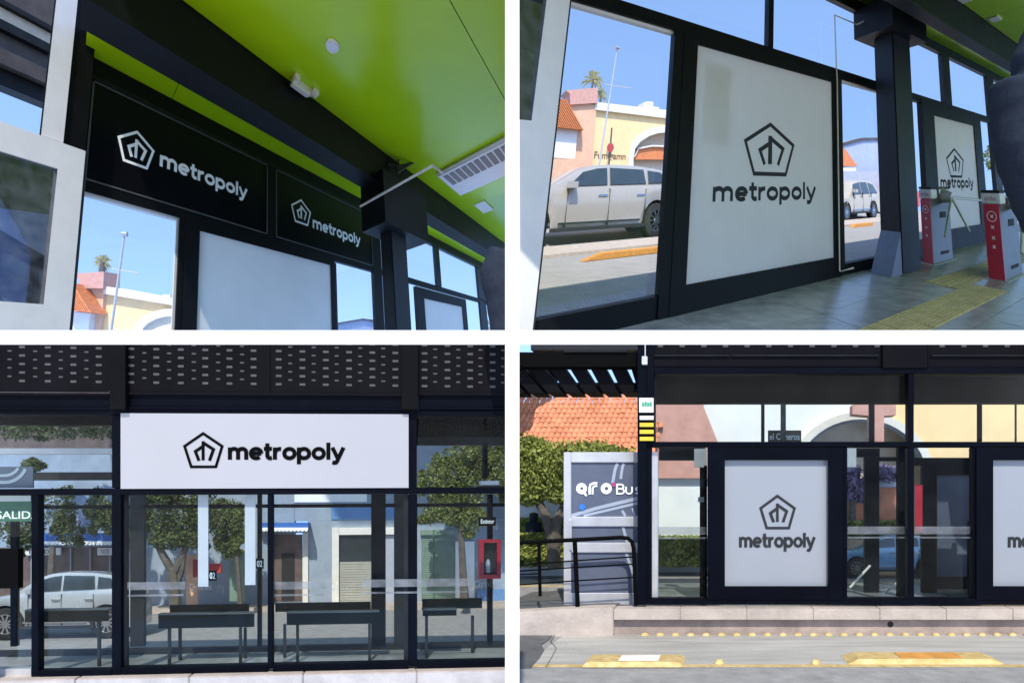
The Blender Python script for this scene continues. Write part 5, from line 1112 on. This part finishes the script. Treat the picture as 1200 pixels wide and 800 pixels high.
u_, w_t = n0(675, 579, nD + .02)
wdm = MB(); k_ = .00715
word(wdm, 'q', u_, w_t, 14 * k_, 14.6 * k_, nD + .0195, .17); word(wdm, 'o', u_ + 29.5 * k_, w_t, 14 * k_, 15 * k_, nD + .0195, .17)
wdm.stroke(PP(F, nD + .0195, [(691, 579), (691, 571), (692, 567.5), (696, 565.8), (700, 565.8)]), 2.4 * k_, nD + .0155, nD + .0195); wdm.stroke(PP(F, nD + .0195, [(694.5, 579), (694.5, 572), (696, 569.5), (700, 569)]), 2.0 * k_, nD + .0152, nD + .0195)
wdm.stroke(arc(u_ + 36.6 * k_, w_t + 7 * k_, 3.1 * k_, 0, 360, 20), 1.6 * k_, nD + .0155, nD + .0195); wdm.stroke(arc(u_ + 7 * k_, w_t + 7 * k_, 2.8 * k_, 0, 360, 20), 1.6 * k_, nD + .0155, nD + .0195)
word(wdm, 'Bus', u_ + 48 * k_, w_t + 0 * k_, 9.2 * k_, 31 * k_, nD + .0195, .2)
wdm.build('lettering', 'print_white', dr, F)
MB().disc(n0(719.5, 567.5, nD + .02), .02, nD + .012, nD + .017, 14).build('magenta_dot', 'magenta', dr, F); MB().disc(n0(682.5, 593.8, nD + .02), .028, nD + .012, nD + .017, 14).build('blue_dot', 'bluedot', dr, F)
# ramp railing
rl = thing('ramp_railing', 'black tubular railing with three thin bars beside the silver door', 'railing', F, wpx(F, 673, 709, -.08)); nL = -.08
def rt(pts, r, name): MB().tube([wpx(F, x, y, nL) for x, y in pts], r, 8).build(name, 'print_black', rl, F, smooth=True)
rt([(560, 637.5), (608, 635.5), (673, 632.2), (728, 629.4), (736, 630.4), (740.5, 634.5), (742.5, 642), (743.5, 660), (745, 709)], .017, 'handrail')
rt([(631.5, 636), (633, 698)], .014, 'post'); rt([(673.5, 633), (677, 710)], .019, 'post')
for ya, yb in ((661, 652), (668, 660.5), (674, 667.5), (684, 676)):
    rt([(560, ya + 2), (608, ya + .8), (675, (ya + yb) / 2), (742, yb)] if ya != 674 else [(560, 675), (632, 671.5)], .006, 'bar')
# louvred canopy at the left
lc = thing('louvre_canopy', 'black louvred canopy with slanted slats above the silver door', 'canopy', F, wpx(F, 680, 450, .3))
pb_(560, 412.5, 747, 429.5, -.02, .12, 'front_beam', 'print_black', lc); pb_(622, 396, 747, 410, .5, .1, 'upper_beam', 'dark', lc); pb_(661, 410.5, 735, 412.3, -.04, .03, 'light_rail', 'greysteel', lc)
for i in range(8):
    x = 572 + i * 24; dx = 30 - i * 2.5
    MB().prism(PP(F, .2, [(x, 429.7), (x + 17, 429.7), (x + 17 + dx, 462), (x + dx, 462)]) if i < 7 else PP(F, .2, [(x, 429.7), (x + 8, 429.7), (x + 8 + 10, 462), (x + 10, 462)]), .1, .35).build('slat', 'fascia', lc, F)
pb_(560, 429.8, 652, 447.8, .7, .05, 'inner_board', 'print_black', lc); pb_(560, 448, 747, 459.5, .5, .1, 'rear_beam', 'print_black', lc)
# tiled house, hedge, road behind
nH = 2.6
def roofc(x, y, n): return wpx(F, x, y, n)
th = thing('tiled_house', 'house with orange pantile roof behind the clipped hedge tree', 'house', F, wpx(F, 690, 600, nH + 2))
# roof slope: rises away from the viewer
e0 = n0(560, 545, nH); k4 = n0(601, 545, nH)[0] - n0(600, 545, nH)[0]
wE = e0[1]; sl_n, sl_w = 1.0, 1.15
uA, uB = n0(604, 545, nH)[0], n0(765, 545, nH)[0]
MB().prism_u([(wE, nH), (wE + sl_w * .78, nH + sl_n * .78), (wE + sl_w * .78 - .05, nH + sl_n * .78), (wE - .05, nH)], uA - 4, uB).build('roof', 'terracotta_pale', th, F)
rfp = [c for c in th.children][0]
tw, tl = 6.8 * k4, 0.095
proto = None; d_n, d_w = Vector((sl_n, sl_w)).normalized()
row = 0
while row * tl < 3:
    nn = nH + row * tl * d_n; ww = wE + row * tl * d_w
    us0 = -F.O.x - nn * F.en.x + .004
    if F.W((0, ww, nn)).z > H - (456 - 400) / FPX * F.W((0, ww, nn)).y: break
    for i in range(int((uB - us0) / tw) + 1):
        u = us0 + (i + .5 * (row % 2)) * tw
        if proto is None:
            mb = MB(); seg = 6
            for e, (dn_, dw_) in enumerate(((0, 0), (tl * 1.12 * d_n, tl * 1.12 * d_w))):
                for s in range(seg + 1):
                    t_ = math.pi * s / seg; mb.v.append((u + tw * .47 - tw * .47 * math.cos(t_) , ww + dw_ + .012 + math.sin(t_) * tw * .2 * (1 - .15 * e) - (.012 if e else 0), nn + dn_ - math.sin(t_) * .012))
            for s in range(seg): mb.f.append((s, s + 1, seg + 2 + s, seg + 1 + s))
            mb.f.append(tuple(range(seg + 1)))
            P0 = Vector((u, ww, nn)); proto = mb.build('roof_tile', 'terracotta_pale', rfp, F); proto.data.materials[0] = M['terracotta_pale']; continue
        dlt = F.M @ (Vector((u, ww, nn)) - P0); dup(proto, rfp, dlt + Vector((random.uniform(-.004, .004), 0, random.uniform(-.004, .004))))
    row += 1
MB().box(uA - 4, uB, wE - 1.6, wE - .06, nH + .2, nH + .5).build('wall', 'whitewall', th, F)
wr2 = n0(700, 676, 2.6)[1]
struct('road', MB().prism_w([(-12, 1.35), (14, 1.35), (18, 9), (-12, 9)], wr2 - .1, wr2), 'asphalt', F)
struct('yellow_kerb', MB().box(n0(600, 694, 1.6)[0], n0(662, 694, 1.6)[0], wr2 + .002, n0(610, 692.5, 1.6)[1], 1.6, 1.7), 'yellow', F)
def blobr(x, y, rx, ry, n): c = wpx(F, x, y, n); k = F.on_n(x + 1, y, n)[0] - F.on_n(x, y, n)[0]; return (c, (rx * k, ry * k, rx * k * .8))
nHd = 2.2
tree(F, 'clipped_tree', 'clipped dense green hedge tree below the orange roof', wpx(F, 645, 665, nHd), [([wpx(F, x, y, nHd) for x, y in ((650, 665), (648, 630), (640, 605), (632, 590))], .08, .05), ([wpx(F, x, y, nHd) for x, y in ((650, 640), (652, 610), (662, 590))], .07, .04), ([wpx(F, x, y, nHd) for x, y in ((648, 625), (656, 606), (672, 592))], .05, .03)],
     [blobr(x, y, rx, ry, nHd) for x, y, rx, ry in ((600, 550, 34, 42), (630, 548, 34, 40), (655, 552, 34, 40), (685, 553, 34, 38), (710, 560, 34, 38), (735, 560, 22, 40), (715, 548, 34, 30), (620, 575, 26, 20), (660, 575, 26, 18), (690, 540, 50, 27), (615, 530, 30, 24))], 42000, .026, 'leafhedge', None, 21, loose=False)
def hedge(x0, x1, y0, y1, n, lab, cnt, seed):
    t = thing('clipped_hedge', lab, 'hedge', F, wpx(F, (x0 + x1) / 2, y1, n)); rnd = random.Random(seed); a, b = n0(x0, y1, n), n0(x1, y0, n); mb = MB()
    MB().box(a[0], b[0], a[1], b[1] - .05, n + .08, n + .5).build('branches', 'leaf', t, F)
    for i in range(cnt):
        o = Vector((rnd.uniform(a[0], b[0]), 0, 0)); s = rnd.random()
        if s < .6: o.y = rnd.uniform(a[1], b[1]); o.z = n + rnd.uniform(-.05, .1)
        else: o.y = b[1] + rnd.uniform(-.06, .02); o.z = n + rnd.uniform(0, .5)
        d = Vector((rnd.gauss(0, 1), rnd.gauss(0, 1), rnd.gauss(0, 1))).normalized(); e = d.orthogonal().normalized(); g_ = d.cross(e); z = .03 * rnd.uniform(.6, 1.4)
        mb.add([o - e * z, o - g_ * z * .5, o + e * z, o + g_ * z * .5], [(0, 1, 2, 3)])
    mb.build('foliage', 'leafhedge', t, F)
hedge(560, 662, 627, 663, 2.3, 'low clipped hedge beneath the hedge tree beside the railing', 8000, 31)
hedge(560, 662, 609, 624, 2.55, 'farther thin hedge line behind the tree trunk', 4000, 32)
hedge(764, 836, 631, 663, 2.75, 'low hedge seen through the glass left of the full poster', 6000, 33)
hedge(985, 1064, 612, 630, 2.9, 'low hedge behind the blue car between the posters', 3000, 34)
# bystander far behind the hedge
nq = 2.5
pp = thing('person', 'tiny person in dark clothes far behind the low hedge', 'person', F, wpx(F, 625, 640, nq))
bm_ = MB(); bm_.tube([wpx(F, 625, 660, nq), wpx(F, 625, 625, nq), wpx(F, 625, 613, nq), wpx(F, 625, 610.5, nq), wpx(F, 625.3, 607, nq), wpx(F, 625.5, 603, nq), wpx(F, 625.5, 601, nq)], [.07, .09, .10, .035, .05, .05, .02], 12); bm_.build('body', 'shirt', pp, F, smooth=True)
bm_ = MB(); bm_.tube([wpx(F, 625.6, 605.4, nq), wpx(F, 625.6, 602, nq), wpx(F, 625.6, 600.3, nq)], [.054, .056, .02], 12); bm_.build('hair', 'hair', pp, F, smooth=True)
# arch building mirrored in the glass band, its reflection built as solid parts behind
nA = 3.5
bd = thing('reflected_arch_building', 'reflected pale building with a large stone arch and tiled wing, built behind the glass band', 'building', F, wpx(F, 1000, 640, nA))
arch_in = [(943 + (1072 - 943) / 2 - 80 * math.cos(t_), 560 - 72 * math.sin(t_)) for t_ in [math.pi * i / 22 for i in range(23)]]
xl, xr = arch_in[0][0], arch_in[-1][0]
def bpoly(pts, n, d, name, m): MB().prism(PP(F, n, pts), n, n + d).build(name, m, bd, F)
bpoly([(828, 440), (1010, 440), (1010, 480)] + [p for p in arch_in[10::-1]] + [(xl, 670), (828, 670)], nA, .3, 'wall', 'whitewall')
bpoly([(1010.1, 440), (1260, 440), (1260, 670), (xr, 670)] + [p for p in arch_in[::-1][:12]] + [(1010.1, 480)], nA, .3, 'wall', 'cream')
MB().stroke(PP(F, nA, arch_in), .10, nA - .12, nA - .003).build('arch_moulding', 'stone', bd, F); MB().stroke(PP(F, nA, [((x - 1007.5) * .94 + 1007.5, (y - 560) * .94 + 560) for x, y in arch_in]), .05, nA - .05, nA + .02).build('arch_moulding', 'bluewall', bd, F)
bpoly([(920, 480), (1095, 480), (1095, 670), (920, 670)], nA + .5, .1, 'arch_back_wall', 'creamtrim')
bpoly([(755, 560), (755, 470), (822, 470), (842, 520), (842, 560)], nA - .4, .2, 'tiled_wing', 'pinkbrick')
bpoly([(755, 560.5), (842, 560.5), (842, 670), (755, 670)], nA - .3, .2, 'wing_wall', 'whitewall')
bpoly([(825, 440), (890, 440), (890, 556), (825, 556)], nA - .1, .08, 'stained_wall', 'whitewall')
bpoly([(999, 474), (1050, 474), (1050, 486), (1036, 487), (1036, 520), (1020, 520), (1020, 487), (999, 485)], nA - .6, .2, 'brick_pillar', 'pinkbrick')
bpoly([(985, 571), (1066, 571), (1066, 613), (985, 613)], nA - .25, .1, 'orange_wing', 'terracotta_pale'); bpoly([(985, 562), (1066, 562), (1066, 570.6), (985, 570.6)], nA - .3, .2, 'wing_coping', 'greywall')
s_ = thing('name_plate', 'brown plate with white lettering behind the glass band', 'sign', F, wpx(F, 920, 517, .75)); pb_(900, 504, 939, 517.2, .75, .02, 'plate', 'bark', s_)
u_, w_t = n0(902, 515, .745); text_mb('el Cisneros', n0(902, 507.5, .745)[1] - w_t, u_, w_t, .745, .002, .005, width=n0(937, 515, .745)[0] - u_).build('lettering', 'print_white', s_, F)
tree(F, 'lilac_tree', 'lilac blossoming tree behind the glass right of the full poster', wpx(F, 1000, 612, nA - .4), [([wpx(F, 998, 612, nA - .4), wpx(F, 999, 560, nA - .4)], .06, .03)], [blobr(x, y, rx, ry, nA - .4) for x, y, rx, ry in ((995, 560, 16, 22), (1003, 575, 14, 14), (1040, 555, 22, 10))], 1400, .07, 'jacaranda', None, 41)
nC = 2.4
Hc = n0(1030, 627, nC)[1] - wr2; Lc = 2.65 * Hc; fw = n0(1005, 672, nC)[0]
print('BR car', Lc, Hc)
car(F, 'light blue car behind the glass between the two posters', fw - .19 * Lc, wr2, nC, Lc, Hc, Lc * .38, 'bluecar', wheel=.40)
car(F, 'dark car glimpsed behind the right glass pane', fw - .19 * Lc + Lc * 1.06, wr2, nC + .2, Lc, Hc, Lc * .38, 'carglass', wheel=.40)
